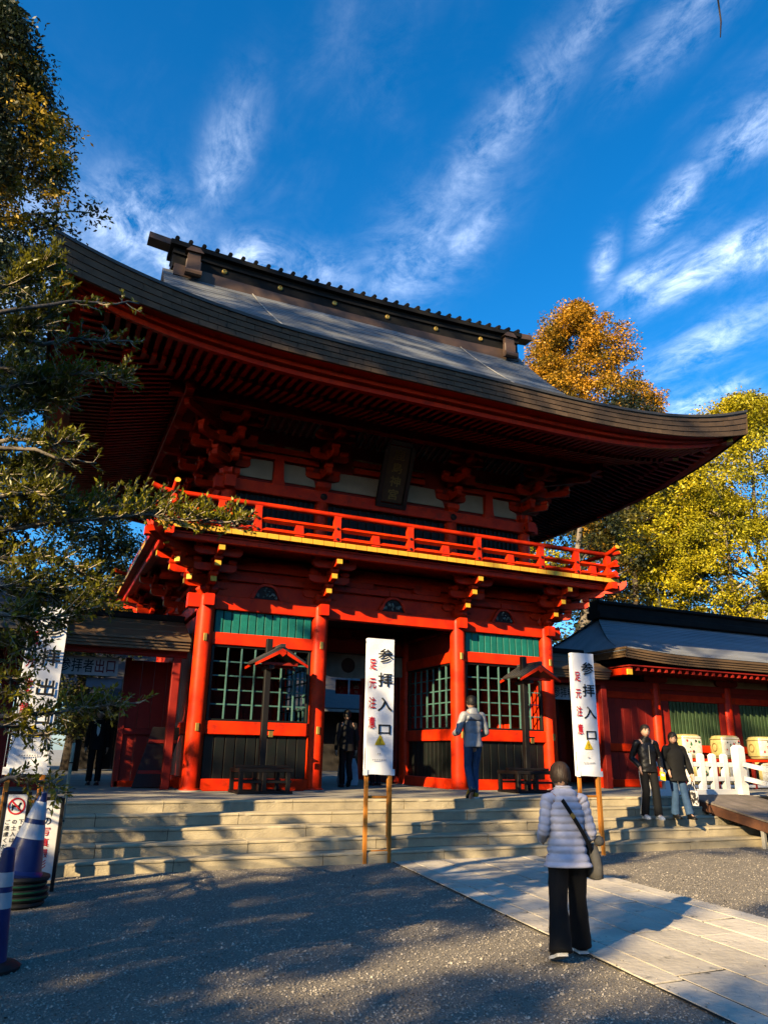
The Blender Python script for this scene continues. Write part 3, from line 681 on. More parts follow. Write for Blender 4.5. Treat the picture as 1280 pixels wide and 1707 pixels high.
# soffit rings: (inset, z) from fascia foot inwards
def ring(d, zf):                                             # closed loop of points at inset d from the eave
    pts = []; n = 40
    def pt(x, y, ex, ey): l = lift(ex,ey); return (x, y, zf(l))
    for i in range(n): t = i/n; pts.append(pt(-EX+d+(2*EX-2*d)*t, EY0+d, -EX+2*EX*t, EY0))
    for i in range(n): t = i/n; pts.append(pt(EX-d, EY0+d+(EY1-EY0-2*d)*t, EX, EY0+(EY1-EY0)*t))
    for i in range(n): t = i/n; pts.append(pt(EX-d-(2*EX-2*d)*t, EY1-d, EX-2*EX*t, EY1))
    for i in range(n): t = i/n; pts.append(pt(-EX+d, EY1-d-(EY1-EY0-2*d)*t, -EX, EY1-(EY1-EY0)*t))
    return pts+[pts[0]]
foot = lambda l: ZE+l-fth(l)
bb = MB(); bb.grid([ring(.10, foot), ring(.34, lambda l: foot(l)-.02), ring(.34, lambda l: foot(l)-.10), ring(.46, lambda l: foot(l)-.12), ring(.46, lambda l: foot(l)-.22), ring(.58, lambda l: foot(l)-.22), ring(.58, lambda l: foot(l)-.03)]); build('eave_board', bb, RED, G)
KI = lambda l: foot(l)-.03+.0
SL1 = .14; SL2 = .26
def zfly(d, l): return 8.41+l*max(0,1-d/4.0)+(d-.5)*SL1        # underside of flying rafters
def zbas(d, l): return 8.46+l*max(0,1-d/4.0)+(d-1.4)*SL2
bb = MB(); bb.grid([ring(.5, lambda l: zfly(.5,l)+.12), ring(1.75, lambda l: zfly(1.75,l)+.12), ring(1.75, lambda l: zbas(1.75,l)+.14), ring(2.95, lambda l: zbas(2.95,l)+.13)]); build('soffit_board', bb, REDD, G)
bb = MB(); bb.grid([ring(1.42, lambda l: zbas(1.42,l)-.005), ring(1.42, lambda l: zfly(1.42,l)-.02), ring(1.56, lambda l: zfly(1.56,l)-.02), ring(1.56, lambda l: zbas(1.56,l)+.1)]); build('rafter_bearer', bb, RED, G)
nraf = 0; rest = MB()
def rafter(a, b_, w, h, ax):
    global nraf
    if nraf < 300:
        bb = MB(); bb.beam(a, b_, w, h); bb.m = [0]*6
        # yellow end
        build('rafter', bb, RED, G, fix=False); nraf += 1
    else: rest.beam(a, b_, w, h)
spc = .185
def raf_side(side, spc):
    if side in 'fb': n = int(2*(EX-.62)/spc)
    else: n = int((EY1-EY0-1.24)/spc)
    for tier in (0,1):
        for i in range(n+1):
            if side in 'fb':
                x = -EX+.62+(2*EX-1.24)*i/n; l = lift(x, EY0); dc = EX-abs(x)
            else:
                y = EY0+.62+(EY1-EY0-1.24)*i/n; l = lift(EX, y); dc = min(y-EY0, EY1-y)
            d0, d1 = (.54, min(1.78, dc)) if tier == 0 else (1.36, min(2.95, dc))
            if d1-d0 < .12: continue
            zf = zfly if tier == 0 else zbas
            za, zb = zf(d0,l)+.055, zf(d1,l)+.055
            if side == 'f': a, c = (x,EY0+d0,za), (x,EY0+d1,zb)
            elif side == 'b': a, c = (x,EY1-d0,za), (x,EY1-d1,zb)
            elif side == 'l': a, c = (-EX+d0,y,za), (-EX+d1,y,zb)
            else: a, c = (EX-d0,y,za), (EX-d1,y,zb)
            rafter(a, c, .085, .11, side)
            if side == 'f': pass
raf_side('f', spc); raf_side('l', spc); raf_side('r', spc); raf_side('b', spc)
tag(build('rafters', rest, RED, G, fix=False), kind='stuff')
for sx in (-1,1):                                            # hip rafters with gold shoes
    for sy in (0,1):
        for tier, (d0, d1, w, h) in enumerate(((.30,2.4,.20,.26),(1.20,3.4,.22,.28))):
            l = .82; zf = zfly if tier == 0 else zbas
            def q(d): return Vector((sx*(EX-d), EY0+d if not sy else EY1-d, zf(d,l)+.03-.10*tier))
            bb = MB(); bb.beam(q(d0), q(d1), w, h); hr = build('hip_rafter', bb, RED, G)
            dd = (q(d0)-q(d1)).normalized(); bb = MB(); bb.beam(q(d0)-dd*.12, q(d0)+dd*.02, w+.012, h+.012); build('gold_shoe', bb, GOLD, hr)
# --- ridge
def rs(x): return .17*(abs(x)/5.7)**2
bb = MB()
def rbar(y0, y1, z0, z1, X0, m, name):
    bb = MB(); rings = []
    for i in range(25):
        x = -X0+2*X0*i/24; s = rs(x); rings.append([(x,y0,z0+s),(x,y1,z0+s),(x,y1,z1+s),(x,y0,z1+s)])
    bb.loft(rings, 4); return build(name, bb, m, G)
rbar(YC-.42, YC+.42, 13.5, 13.84, 5.45, COPPER, 'ridge_base')
rb = rbar(YC-.30, YC+.30, 13.82, 14.42, 5.5, RIDGEM, 'ridge_body')
rbar(YC-.36, YC+.36, 14.20, 14.27, 5.52, RIDGEM, 'ridge_moulding')
rbar(YC-.44, YC+.44, 14.42, 14.56, 5.6, RIDGEM, 'ridge_cap')
for i in range(31):
    x = -5.45+10.9*i/30; bb = MB(); bb.tube([(x,YC-.47,14.60+rs(x)),(x,YC-.2,14.66+rs(x)),(x,YC+.2,14.66+rs(x)),(x,YC+.47,14.60+rs(x))], .062, 8); build('cap_roll', bb, RIDGEM, G)
for sx in (-1,1):
    bb = MB(); bb.obox((sx*5.72,YC,14.62+rs(5.7)), .45, .20, .09, (math.cos(.10),0,sx*math.sin(.10)), (0,1,0), (-sx*math.sin(.10),0,math.cos(.10))); build('ridge_end_beam', bb, COPPER, G)
    # curled end ornament sitting on the front and back of the ridge foot
    bb = MB(); x = sx*4.98
    for yy in (-1,1):
        y = YC+yy*.52
        bb.cbox(x-.20, x+.20, min(y,y+yy*.16), max(y,y+yy*.16), 13.62, 14.05, .02); bb.cbox(x-.17, x+.17, min(y,y+yy*.12), max(y,y+yy*.12), 14.05, 14.32, .02)
        bb.tube([(x-.22,y+yy*.15,13.66),(x+.22,y+yy*.15,13.66)], .10, 10); bb.prism([(-.24,14.30),(.24,14.30),(.12,14.44),(-.12,14.44)], (x,y-yy*.06,0), (1,0,0), (0,0,1), (0,yy*.25,0))
    build('ridge_ornament', bb, COPPER, G)
for x in (-4.1,-2.5,-.85,.85,2.5,4.1):
    bb = MB(); bb.lathe([(.075,0),(.07,.03),(.04,.045),(.035,.03)], (x,YC-.305,14.10+rs(x)), 14, X=(1,0,0), Y=(0,0,1), Z=(0,-1,0)); build('gold_crest', bb, BRASS, rb, smooth=40)
for x0, x1 in ((-3.3,-2.0),(3.3,4.6)):                        # lightning cables down the slope
    pts = []
    for k in range(12): t = k/11; d = RUN-.4-(RUN-.5)*t; x = x0+(x1-x0)*t; pts.append((x, EY0+d, rz_front(x,d)+.05))
    bb = MB(); bb.tube(pts, .012, 5); build('lightning_cable', bb, GREYP, G)
# --- name plaque hung under the eave
n_ = Vector((0,-math.cos(.40),-math.sin(.40))); Uv = Vector((0,-math.sin(.40),math.cos(.40))); pc = Vector((-.02,-.17,7.98))
bb = MB(); bb.obox(pc, .27, .68, .03, (1,0,0), Uv, n_); pl = build('name_plaque', bb, mat('plaque_board', (.045,.028,.014), .5, (.03,.018,.01), 6), G)
for hx, hy, ox, oy in ((.05,.78,-.34,0),(.05,.78,.34,0),(.40,.05,0,.76),(.40,.05,0,-.76)):
    bb = MB(); bb.obox(pc+Vector((ox,0,0))+Uv*oy+n_*.01, hx, hy, .05, (1,0,0), Uv, n_); build('plaque_frame', bb, DARK, pl)
for i, ch in enumerate('鹿島神宮'):
    letter('plaque_character', ch, pc+n_*.031+Uv*(.48-.32*i), .30, .27, (1,0,0), Uv, mat('faded_gilt', (.25,.17,.05), .5), pl, .012)

# ================================================================ SIDE CORRIDORS
def pl_wall(par, x0, x1, y, z0, z1, m, name='wall_plank', wd=.26, th=.03):
    k = max(1, round((x1-x0)/wd))
    for i in range(k): piece(name, (x0+(x1-x0)*(i+.5)/k, y, (z0+z1)/2), (x1-x0)/k/2-.004, th, (z1-z0)/2, m, par)
# right: long cloister with bark-grey roof
CB = thing('cloister_building', 'long vermilion cloister with blue-grey roof and green slatted windows right of the gate', 'building', (12,2.5,H))
YW = 1.0; RXA, RXB = 6.42, 34.0; REY = -.3
def croof(front):
    bb = MB(); P = []; run = 2.8; nd = 24
    for k in range(nd):
        for d, up in ((run*k/nd,.016),(run*(k+1)/nd,0)):
            t = d/run; z = 4.18+(5.62-4.18)*(.62*t+.38*t*t); xa = RXA+.10+1.5*t**1.3; y = REY+d if front else 5.3-d; row = []
            for i in range(41):
                s = (i/40)**1.6; x = xa+(RXB-xa)*s; c = max(0,1-(x-RXA)/2.6)**2*.13*(1-t)**2
                rr = max(0,1-(x-xa)/.5)**2*.10*(1-t)             # rounded off at the hip
                row.append((x, y, z+up+c-rr))
            P.append(row)
    bb.grid(P); return bb
SHIN2 = mat('cypress_bark_roof', (.24,.25,.275), .5, (.16,.17,.19), 1.4, .25, 20, stretch=(.35,1.6,1.6))
for f in (True, False): tag(build('roof_shingles', croof(f), SHIN2, CB), kind='stuff')
bb = MB(); P = []
for k in range(13):
    t = k/12; z = 4.18+1.44*(.62*t+.38*t*t)-.03; P.append([(RXA+.1+1.5*t**1.3, REY+2.8*t, z+.13*(1-t)**2-.06), (RXA+.1+1.5*t**1.3, 5.3-2.8*t, z+.13*(1-t)**2-.06)])
bb.grid(P); build('roof_hip', bb, SHIN2, CB)
for c in range(4):                                           # layered eave
    bb = MB(); A = []; B = []; C_ = []
    for i in range(41):
        x = RXA+.12+(RXB-RXA)*(i/40)**1.6; cc = max(0,1-(x-RXA)/2.6)**2*.13; z = 4.18+cc-.062*c; y = REY+.025*c
        A.append((x,y,z)); B.append((x,y,z-.062)); C_.append((x,y+.03,z-.062))
    bb.grid([A,B,C_]); build('eave_course', bb, BARKM, CB, fix=False)
    bb = MB(); z = 4.18+.13-.062*c; bb.box(RXA+.10+.025*c, RXA+.135+.025*c, REY+.025*c, 5.3, z-.062, z); build('eave_course', bb, BARKM, CB)
bb = MB(); bb.box(RXA+.3, RXB, REY+.14, 5.2, 3.84, 3.87); build('soffit', bb, REDD, CB)
k = 60
for i in range(k):
    x = 6.8+i*.24
    bb = MB(); bb.beam((x,REY+.18,3.78),(x,YW+.1,3.80),.07,.09); r_ = build('rafter', bb, REDD, CB)
for z0, z1, w, m in ((5.55,5.75,.62,RIDGEM),(5.75,5.98,.42,RIDGEM),(5.98,6.08,.60,RIDGEM)):
    bb = MB(); bb.cbox(8.0-.15, RXB, 2.5-w/2, 2.5+w/2, z0, z1, .02); build('ridge', bb, m, CB)
bb = MB(); bb.box(6.45, 6.75, -.16, 4.9, 3.60, 3.76); build('verge_beam', bb, RED, CB)
bb = MB(); bb.box(6.60, 6.75, -.21, -.16, 3.61, 3.75); build('beam_end', bb, GOLD, CB)
cxs = [6.45, 8.55, 11.25, 13.95, 16.65, 19.35, 22]
for x in cxs:
    bb = MB(); bb.lathe([(.15,H),(.15,3.5),(.13,3.56)], (x,YW,0), 16); build('column', bb, RED, CB, smooth=40)
    bb = MB(); bb.prism(side_arm(.85,.15,.12), (x,YW-.10,3.58), (1,0,0), (0,0,1), (0,.14,0)); ba = build('bracket_arm', bb, REDD, CB)
    for dx in (-.33,0,.33):
        bb = MB(); bb.cbox(x+dx-.07, x+dx+.07, YW-.12, YW+.05, 3.73, 3.82, .01); build('bearing_block', bb, REDD, ba)
for z0, z1, d in ((3.40,3.57,.09),(3.10,3.28,.07),(1.72,1.92,.09),(.83,1.02,.09)):
    bb = MB(); bb.cbox(6.45, 30, YW-d, YW+d, z0, z1, .012); build('tie_beam', bb, RED if z0 < 3.3 else REDD, CB)
bb = MB(); bb.box(8.6, 30, YW-.02, YW+.03, 3.57, 3.86); build('frieze_plaster', bb, mat('cream_plaster', (.50,.36,.22), .85, (.42,.29,.18), 3), CB)
pl_wall(CB, 6.6, 8.4, YW, 1.02, 3.10, REDD); pl_wall(CB, 6.6, 8.4, YW, 3.28, 3.40, REDD)
bb = MB(); bb.box(6.5, 30, YW+.0, YW+.02, 3.27, 3.41); build('wall_panel', bb, REDD, CB)
for a, c in zip(cxs[1:], cxs[2:]):                           # slatted green windows
    bb = MB(); bb.box(a+.1, c-.1, YW+.06, YW+.08, 1.9, 3.12); build('window_back', bb, DARK, CB)
    m0, m1 = a+.45, c-.35
    bb = MB(); bb.box(a+.13, m0, YW-.04, YW+.04, 1.92, 3.10); build('wall_panel', bb, REDD, CB)
    bb = MB(); bb.box(m1, c-.13, YW-.04, YW+.04, 1.92, 3.10); build('wall_panel', bb, REDD, CB)
    k = 14
    for i in range(k): piece('window_slat', (m0+.02+(m1-m0-.04)*(i+.5)/k, YW, 2.51), (m1-m0)/k/2-.022, .03, .58, GSLAT, CB)
    pl_wall(CB, a+.13, c-.13, YW, 1.02, 1.72, REDD)
bb = MB(); bb.box(6.45, 34, 4.4, 4.5, H, 3.9); build('rear_wall', bb, REDD, CB)
# passage link roofs on both sides of the gate
def link_roof(sx, x0, x1, label):
    t = thing('passage_roof', label, 'roofed passage', (sx*(x0+x1)/2,1.2,H))
    def X(a): return (min(sx*x0,sx*x1), max(sx*x0,sx*x1))
    xa, xb = X(0)
    for k in range(3):                                       # board courses of the low roof
        z0 = 3.72+.19*k; y0 = .12+.40*k
        bb = MB(); bb.add([(xa,y0,z0),(xb,y0,z0),(xb,y0+.44,z0+.19),(xa,y0+.44,z0+.19),(xa,y0,z0-.05),(xb,y0,z0-.05),(xb,y0+.44,z0+.14),(xa,y0+.44,z0+.14)], [(0,1,2,3),(4,7,6,5),(0,4,5,1),(2,6,7,3),(1,5,6,2),(0,3,7,4)])
        build('roof_board', bb, BARKM, t)
    for c in range(3):
        bb = MB(); bb.box(xa, xb, .16+.03*c, .6, 3.67-.06*(c+1), 3.67-.06*c-.004); build('eave_course', bb, BARKM, t)
    bb = MB(); bb.cbox(xa, xb, 1.18, 1.5, 4.22, 4.36, .02); build('ridge', bb, RIDGEM, t)
    bb = MB(); bb.box(xa, xb, 1.45, 2.6, 3.75, 4.2); build('rear_slope', bb, BARKM, t)
    bb = MB(); bb.cbox(xa, xb, .45, .6, 3.38, 3.50, .01); build('eave_beam', bb, REDD, t)
    for y in (.55, 2.4):
        bb = MB(); bb.cbox(sx*4.62-.08, sx*4.62+.08, y-.08, y+.08, H, 3.4, .01); build('post', bb, REDD, t)
        bb = MB(); bb.cbox(sx*x1-.09, sx*x1+.09, y-.08, y+.08, H, 3.4, .01); build('post', bb, REDD, t)
    return t
LR = link_roof(-1, 4.44, 6.95, 'low brown board roof over the exit passage left of the gate')
RR = link_roof(1, 4.44, 6.35, 'low dark roof over the entrance passage between the gate and the right cloister')
# red board wall left of the gate, and the corridor beyond the foliage
bw = thing('board_wall', 'dark red board wall between the left gate column and the exit passage', 'wall', (-5.05,1.7,H))
pl_wall(bw, -5.42, -4.36, 1.75, H+.12, 3.4, REDD, wd=.27); bb = MB(); bb.cbox(-5.47,-4.34,1.66,1.84,H-.02,H+.12,.01); build('sill_beam', bb, RED, bw); bb = MB(); bb.cbox(-5.52,-5.40,1.66,1.84,H-.02,3.45,.01); build('post', bb, REDD, bw)
bb = MB(); bb.cbox(-5.42,-4.36,1.67,1.83,1.85,1.98,.01); build('middle_rail', bb, REDD, bw)
lb = thing('leaning_board', 'dark board leaning against the red wall beside the left gate column', 'board', (-4.75,1.0,H))
bb = MB(); bb.obox((-4.72,1.22,1.42), .30, .025, .62, (1,0,0), (0,math.cos(.32),-math.sin(.32)), (.28,math.sin(.32),math.cos(.32))); build('board', bb, DARK, lb)
for dz in (-.3,.3):
    bb = MB(); bb.obox((-4.72+.28*dz,1.19+.30*dz,1.42+dz), .29, .012, .035, (1,0,0), (0,math.cos(.32),-math.sin(.32)), (.28,math.sin(.32),math.cos(.32))); build('batten', bb, REDD, lb)
lc = thing('left_corridor_building', 'dark timber corridor behind the trees at the left edge', 'building', (-12,3,H))
pl_wall(lc, -16, -6.98, 1.8, H, 3.6, REDD, wd=.3)
bb = MB(); bb.add([(-17,-.2,3.8),(-6.97,-.2,3.8),(-6.97,3,5.2),(-17,3,5.2),(-17,6.2,3.8),(-6.97,6.2,3.8),(-17,-.2,3.65),(-6.97,-.2,3.65),(-6.97,6.2,3.65),(-17,6.2,3.65)], [(0,1,2,3),(3,2,5,4),(0,6,7,1),(4,5,8,9),(1,7,8,5,2),(0,3,4,9,6),(6,9,8,7)]); build('roof', bb, ROOFD, lc)
for x in (-7.05,-9.5,-12,-14.5):
    bb = MB(); bb.lathe([(.14,H),(.14,3.65)], (x,1.7,0), 12); build('column', bb, REDD, lc)

# ================================================================ THINGS
def board_sign(x0, x1, z0, z1, y, text, label, name='hanging_sign'):
    t = thing(name, label, 'sign', ((x0+x1)/2,y,z0))
    bb = MB(); bb.cbox(x0, x1, y, y+.03, z0, z1, .006); p = build('sign_board', bb, mat('pinkish_sign_board', (.42,.36,.34), .7), t)
    s = (x1-x0)/(len(text)+.3)
    for i, ch in enumerate(text): letter('character', ch, (x0+s*(i+.65), y-.001, (z0+z1)/2), s*.98, (z1-z0)*.74, (1,0,0), (0,0,1), BLACKINK if i < 3 else mat('deep_red_ink', (.12,.004,.006), .7), t, .014)
    for x in (x0+.1, x1-.1):
        bb = MB(); bb.tube([(x,y+.015,z1),(x,y+.015,3.48)], .008, 5); build('hanger', bb, DARK, t)
board_sign(-6.88, -5.74, 2.96, 3.34, .8, '参拝者出口', 'wide sign reading visitors exit hanging in the dark passage left of the gate')
board_sign(4.95, 6.09, 2.97, 3.35, .8, '参拝者入口', 'wide sign reading visitors entrance hanging right of the gate, half hidden by a banner')
lb2 = thing('light_box', 'grey rectangular notice under the exit sign in the left passage', 'notice', (-5.9,.95,2.7)); bb = MB(); bb.cbox(-6.3,-5.62,.95,1.0,2.74,2.93,.006); build('panel', bb, mat('grey_notice', (.16,.18,.22), .6), lb2); bb = MB(); bb.tube([(-5.96,.97,2.93),(-5.96,.97,3.5)], .01, 5); build('hanger', bb, DARK, lb2)

# roofed lantern posts standing on boxed feet
def lantern(x, y, rz, label):
    t = thing('lantern_post', label, 'lantern post', (0,0,H))
    for k, (z0, z1) in enumerate(((H,H+.05),(H+.38,H+.45))):    # open box foot
        for s in (-1,1):
            bb = MB(); bb.cbox(-.52,.52,s*.36-.04,s*.36+.04,z0,z1,.008); build('foot_rail', bb, DARK, t)
            bb = MB(); bb.cbox(s*.48-.04,s*.48+.04,-.32,.32,z0+.001,z1-.001,.008); build('foot_rail', bb, DARK, t)
    for sx in (-.48,-.04,.42):
        for sy in (-.36,.36):
            bb = MB(); bb.cbox(sx-.03,sx+.05,sy-.035,sy+.035,H+.05,H+.38,.006); build('foot_post', bb, DARK, t)
    for sy in (-.36,.36):
        bb = MB(); bb.cbox(-.5,.5,sy-.02,sy+.02,H+.19,H+.235,.005); build('foot_rail', bb, DARK, t)
    bb = MB(); bb.cbox(-.52,.52,-.07,.07,H+.45,H+.50,.008); build('foot_rail', bb, DARK, t)
    bb = MB(); bb.cbox(-.06,.06,-.06,.06,H+.02,3.72,.008); build('post', bb, DARK, t)
    bb = MB(); bb.cbox(.08,.17,-.075,-.06,H+1.02,H+1.13,.004); build('brass_plate', bb, BRASS, t)
    bb = MB(); bb.cbox(-.05,.2,-.045,.045,H+1.13,H+1.16,.004); build('peg', bb, DARK, t)
    # little gabled roof, ridge running along local y, held on an arm to one side
    rx = .17; zr = 3.50; hw = .47; dp = .40; drop = .27
    for s in (-1,1):
        bb = MB(); bb.add([(rx,-dp,zr),(rx,dp,zr),(rx+s*hw,dp,zr-drop),(rx+s*hw,-dp,zr-drop),(rx,-dp,zr+.045),(rx,dp,zr+.045),(rx+s*(hw+.02),dp,zr-drop+.03),(rx+s*(hw+.02),-dp,zr-drop+.03)], [(0,3,2,1),(4,5,6,7),(0,4,7,3),(1,2,6,5),(3,7,6,2),(0,1,5,4)])
        rf = build('roof_half', bb, ROOFD, t)
        for k in range(6):
            yy = -dp+.05+(2*dp-.1)*k/5; bb = MB(); bb.tube([(rx+s*.02,yy,zr+.052),(rx+s*(hw+.01),yy,zr-drop+.042)], .014, 5); build('roof_rib', bb, ROOFD, rf)
        for yy in (-dp-.012, dp+.012):
            bb = MB(); bb.add([(rx,yy-.012,zr+.0),(rx+s*(hw+.06),yy-.012,zr-drop-.035),(rx+s*(hw+.06),yy-.012,zr-drop-.085),(rx,yy-.012,zr-.075),(rx,yy+.012,zr+.0),(rx+s*(hw+.06),yy+.012,zr-drop-.035),(rx+s*(hw+.06),yy+.012,zr-drop-.085),(rx,yy+.012,zr-.075)], [(0,1,2,3),(4,7,6,5),(0,4,5,1),(2,6,7,3),(1,5,6,2),(0,3,7,4)]); build('bargeboard', bb, RED, t)
    bb = MB(); bb.cbox(rx-.05,rx+.05,-dp-.03,dp+.03,zr+.02,zr+.09,.01); build('roof_ridge', bb, ROOFD, t)
    bb = MB(); bb.prism([(-.06,0),(.06,0),(.07,-.06),(0,-.12),(-.07,-.06)], (rx,-dp-.04,zr-.04), (1,0,0), (0,0,1), (0,.03,0)); build('gable_pendant', bb, RED, t)
    for yy in (-.25,.25):
        bb = MB(); bb.cbox(rx-.36,rx+.36,yy-.03,yy+.03,zr-drop-.045,zr-drop+.015,.006); build('roof_beam', bb, REDD, t)
    bb = MB(); bb.cbox(-.05,.05,-.30,.30,zr-drop-.12,zr-drop-.05,.006); build('arm', bb, DARK, t)
    D = T(x,y,0) @ RZ(rz)
    def mv(o):
        WM[o.name] = D @ WM[o.name]
        for c in kids(o): mv(c)
    mv(t); t.matrix_basis = WM[t.name]
    return t
lantern(-3.05, -.80, .0, 'roofed black lantern post in front of the left lattice window')
lantern(2.83, -1.05, .0, 'roofed black lantern post in front of the right lattice window, behind the woman')

# banner stands
def banner(x, y, z0, rz, lean, chars, label, wd=.46, small=True):
    t = thing('banner_stand', label, 'banner', (0,0,z0))
    zb, zt = 1.26-.0, 3.36
    for s in (-1,1):
        bb = MB(); bb.cbox(s*(wd/2-.03)-.03, s*(wd/2-.03)+.03, -.0, .044, 0, 1.66 if s else 0, .005); build('leg', bb, WOODO, t)
        bb = MB(); bb.cbox(s*(wd/2-.045)-.018, s*(wd/2-.045)+.018, .046, .08, .35, zt-.03, .005); build('pole', bb, WOODO, t)
    for z in (.16,.93,3.30):
        bb = MB(); bb.cbox(-wd/2+.055 if z < 3 else -wd/2, wd/2-.055 if z < 3 else wd/2, .05, .078, z-.018, z+.018, .005); build('cross_bar', bb, WOODO, t)
    # cloth: a sheet with gentle creases and a side hem wrapped round the pole
    bb = MB(); nx, nz = 10, 46; P = []; Q = []
    for k in range(nz+1):
        v = k/nz; z = zb+(zt-zb)*v; row = []
        for i in range(nx+1):
            u = i/nx; xx = -wd/2+wd*u; e = .010*math.sin(7*v+3*u)*math.sin(math.pi*u)+.006*math.sin(31*v-4*u)*math.sin(math.pi*u)
            row.append((xx, -.012+e, z+.006*math.sin(6*u)*(1-v)))
        P.append(row)
    bb.grid(P); back = [[(p[0],p[1]+.006,p[2]) for p in r] for r in P]; bb.grid(back)
    bb.grid([[r[0] for r in P],[(r[0][0],.085,r[0][2]) for r in P]]); bb.grid([[r[-1] for r in P],[(r[-1][0],.085,r[-1][2]) for r in P]])
    cl = build('banner_cloth', bb, CLOTH, t, smooth=30, fix=False)
    for s in (-1,1):
        bb = MB(); bb.box(s*wd/2-.045, s*wd/2+.03, -.026, -.02, 1.25, 1.34); build('cloth_tie', bb, CLOTH, t)
    for i, ch in enumerate(chars): letter('large_character', ch, (.07,-.028,zt-.27-.385*i), .27, .235 if ch != '口' else .185, (1,0,0), (0,0,1), BLACKINK, cl, .014)
    for i, ch in enumerate('足元注意'): letter('red_character', ch, (-.15,-.028,zt-.42-.30*i), .125, .185, (1,0,0), (0,0,1), REDINK, cl, .016)
    z = 1.70
    bb = MB(); bb.prism([(-.08,0),(.08,0),(.088,.012),(.01,.148),(-.01,.148),(-.088,.012)], (.0,-.026,z), (1,0,0), (0,0,1), (0,-.002,0)); build('warning_triangle', bb, YEL, cl)
    letter('warning_mark', '!', (0,-.030,z+.06), .09, .10, (1,0,0), (0,0,1), BLACKINK, cl, .02)
    if small:
        for zz, w in ((1.56,.07),(1.47,.24)):
            k = int(w/.03)
            for i in range(k):
                bb = MB(); bb.box(-w/2+.03*i, -w/2+.03*i+.016, -.027, -.0255, zz, zz+.018); build('small_print', bb, mat('grey_print', (.35,.36,.38), .7), cl)
    D = T(x,y,0) @ RZ(rz) @ Matrix.Rotation(lean, 4, 'X')
    def mv(o):
        WM[o.name] = D @ WM[o.name]
        for c in kids(o): mv(c)
    mv(t); t.matrix_basis = WM[t.name]
banner(-2.13, -4.30, 0, 0, 0, '参拝入口', 'white entrance banner on an orange wooden stand at the foot of the steps, centre')
banner(1.74, -4.52, 0, -.05, .0, '参拝入口', 'white entrance banner on an orange stand behind the woman in the quilted jacket')
banner(-7.12, -4.72, 0, .12, 0, '参拝出口', 'white exit banner on an orange stand at the left edge, screened by leaves')

# white fence, ramp
fn = thing('white_fence', 'low white picket fence on the terrace before the wrapped barrels', 'fence', (6.5,-2.45,H))
YF = -2.45
xs = [5.05,5.40,5.75,6.10,6.45,6.80,7.15]
for i, x in enumerate(xs):
    bb = MB(); h = .84
    bb.loft([[(x+a*.065,YF+c*.055,z) for a,c in ((-1,-1),(1,-1),(1,1),(-1,1))] for z in (H+.1,H+h)]+[[(x+a*.03,YF+c*.025,H+h+.035) for a,c in ((-1,-1),(1,-1),(1,1),(-1,1))]], 4); build('picket', bb, WHITE, fn)
bb = MB(); x = 7.48; bb.loft([[(x+a*.10,YF-.12+c*.10,z) for a,c in ((-1,-1),(1,-1),(1,1),(-1,1))] for z in (H-.25,H+1.02)]+[[(x+a*.05,YF-.12+c*.05,H+1.07) for a,c in ((-1,-1),(1,-1),(1,1),(-1,1))]], 4); build('end_post', bb, WHITE, fn)
for z in (H+.34,H+.64):
    bb = MB(); bb.cbox(4.95,7.40,YF-.04,YF+.04,z-.05,z+.05,.008); build('rail', bb, WHITE, fn)
bb = MB(); bb.cbox(4.95,7.40,YF-.08,YF+.08,H-.01,H+.13,.01); build('ground_rail', bb, WHITE, fn)
rfn = thing('ramp_fence', 'white sloping handrail fence running down the far side of the wooden ramp', 'fence', (7.5,-4,0.6))
def rampz(y): return H+.02-(abs(y)-2.87)*.18 if y < -2.87 else H+.02
for y in (-3.5,-4.3,-5.1):
    z = rampz(y); bb = MB(); bb.cbox(7.42,7.54,y-.06,y+.06,z-.02,z+.84,.01); build('picket', bb, WHITE, rfn)
for dz in (.34,.64):
    bb = MB(); bb.beam((7.48,-2.70,rampz(-2.7)+dz),(7.48,-5.4,rampz(-5.4)+dz),.08,.09); build('rail', bb, WHITE, rfn)
rp = thing('wooden_ramp', 'grey plank ramp with rusty edge sloping down from the terrace at the right', 'ramp', (6.5,-4.5,.3))
n = 8; w = 1.84/n
for i in range(n):
    x = 5.58+w*(i+.5); ya, yb = -2.6, -6.9
    bb = MB(); bb.add([(x-w/2+.005,-2.55,H+.022),(x+w/2-.005,-2.55,H+.022),(x+w/2-.005,-2.87,H+.022),(x-w/2+.005,-2.87,H+.022),(x-w/2+.005,yb,rampz(yb)),(x+w/2-.005,yb,rampz(yb)),
      (x-w/2+.005,-2.55,H+.004),(x+w/2-.005,-2.55,H+.004),(x+w/2-.005,-2.87,H-.01),(x-w/2+.005,-2.87,H-.01),(x-w/2+.005,yb,rampz(yb)-.03),(x+w/2-.005,yb,rampz(yb)-.03)],
      [(0,1,2,3),(3,2,5,4),(6,9,8,7),(9,10,11,8),(0,3,9,6),(3,4,10,9),(1,7,8,2),(2,8,11,5),(4,5,11,10),(0,6,7,1)]); build('deck_board', bb, DECK, rp)
for x in (5.60,7.38):
    bb = MB(); bb.beam((x,-2.9,rampz(-2.9)-.125),(x,-6.9,rampz(-6.9)-.125),.06,.17); build('side_beam', bb, RUST, rp)
for y in (-3.4,-4.6,-5.8):
    for x in (5.62,7.36):
        z = rampz(y)-.2; 
        if z > .1: bb = MB(); bb.cbox(x-.035,x+.035,y-.035,y+.035,0,z,.005); build('leg', bb, GREYP, rp)

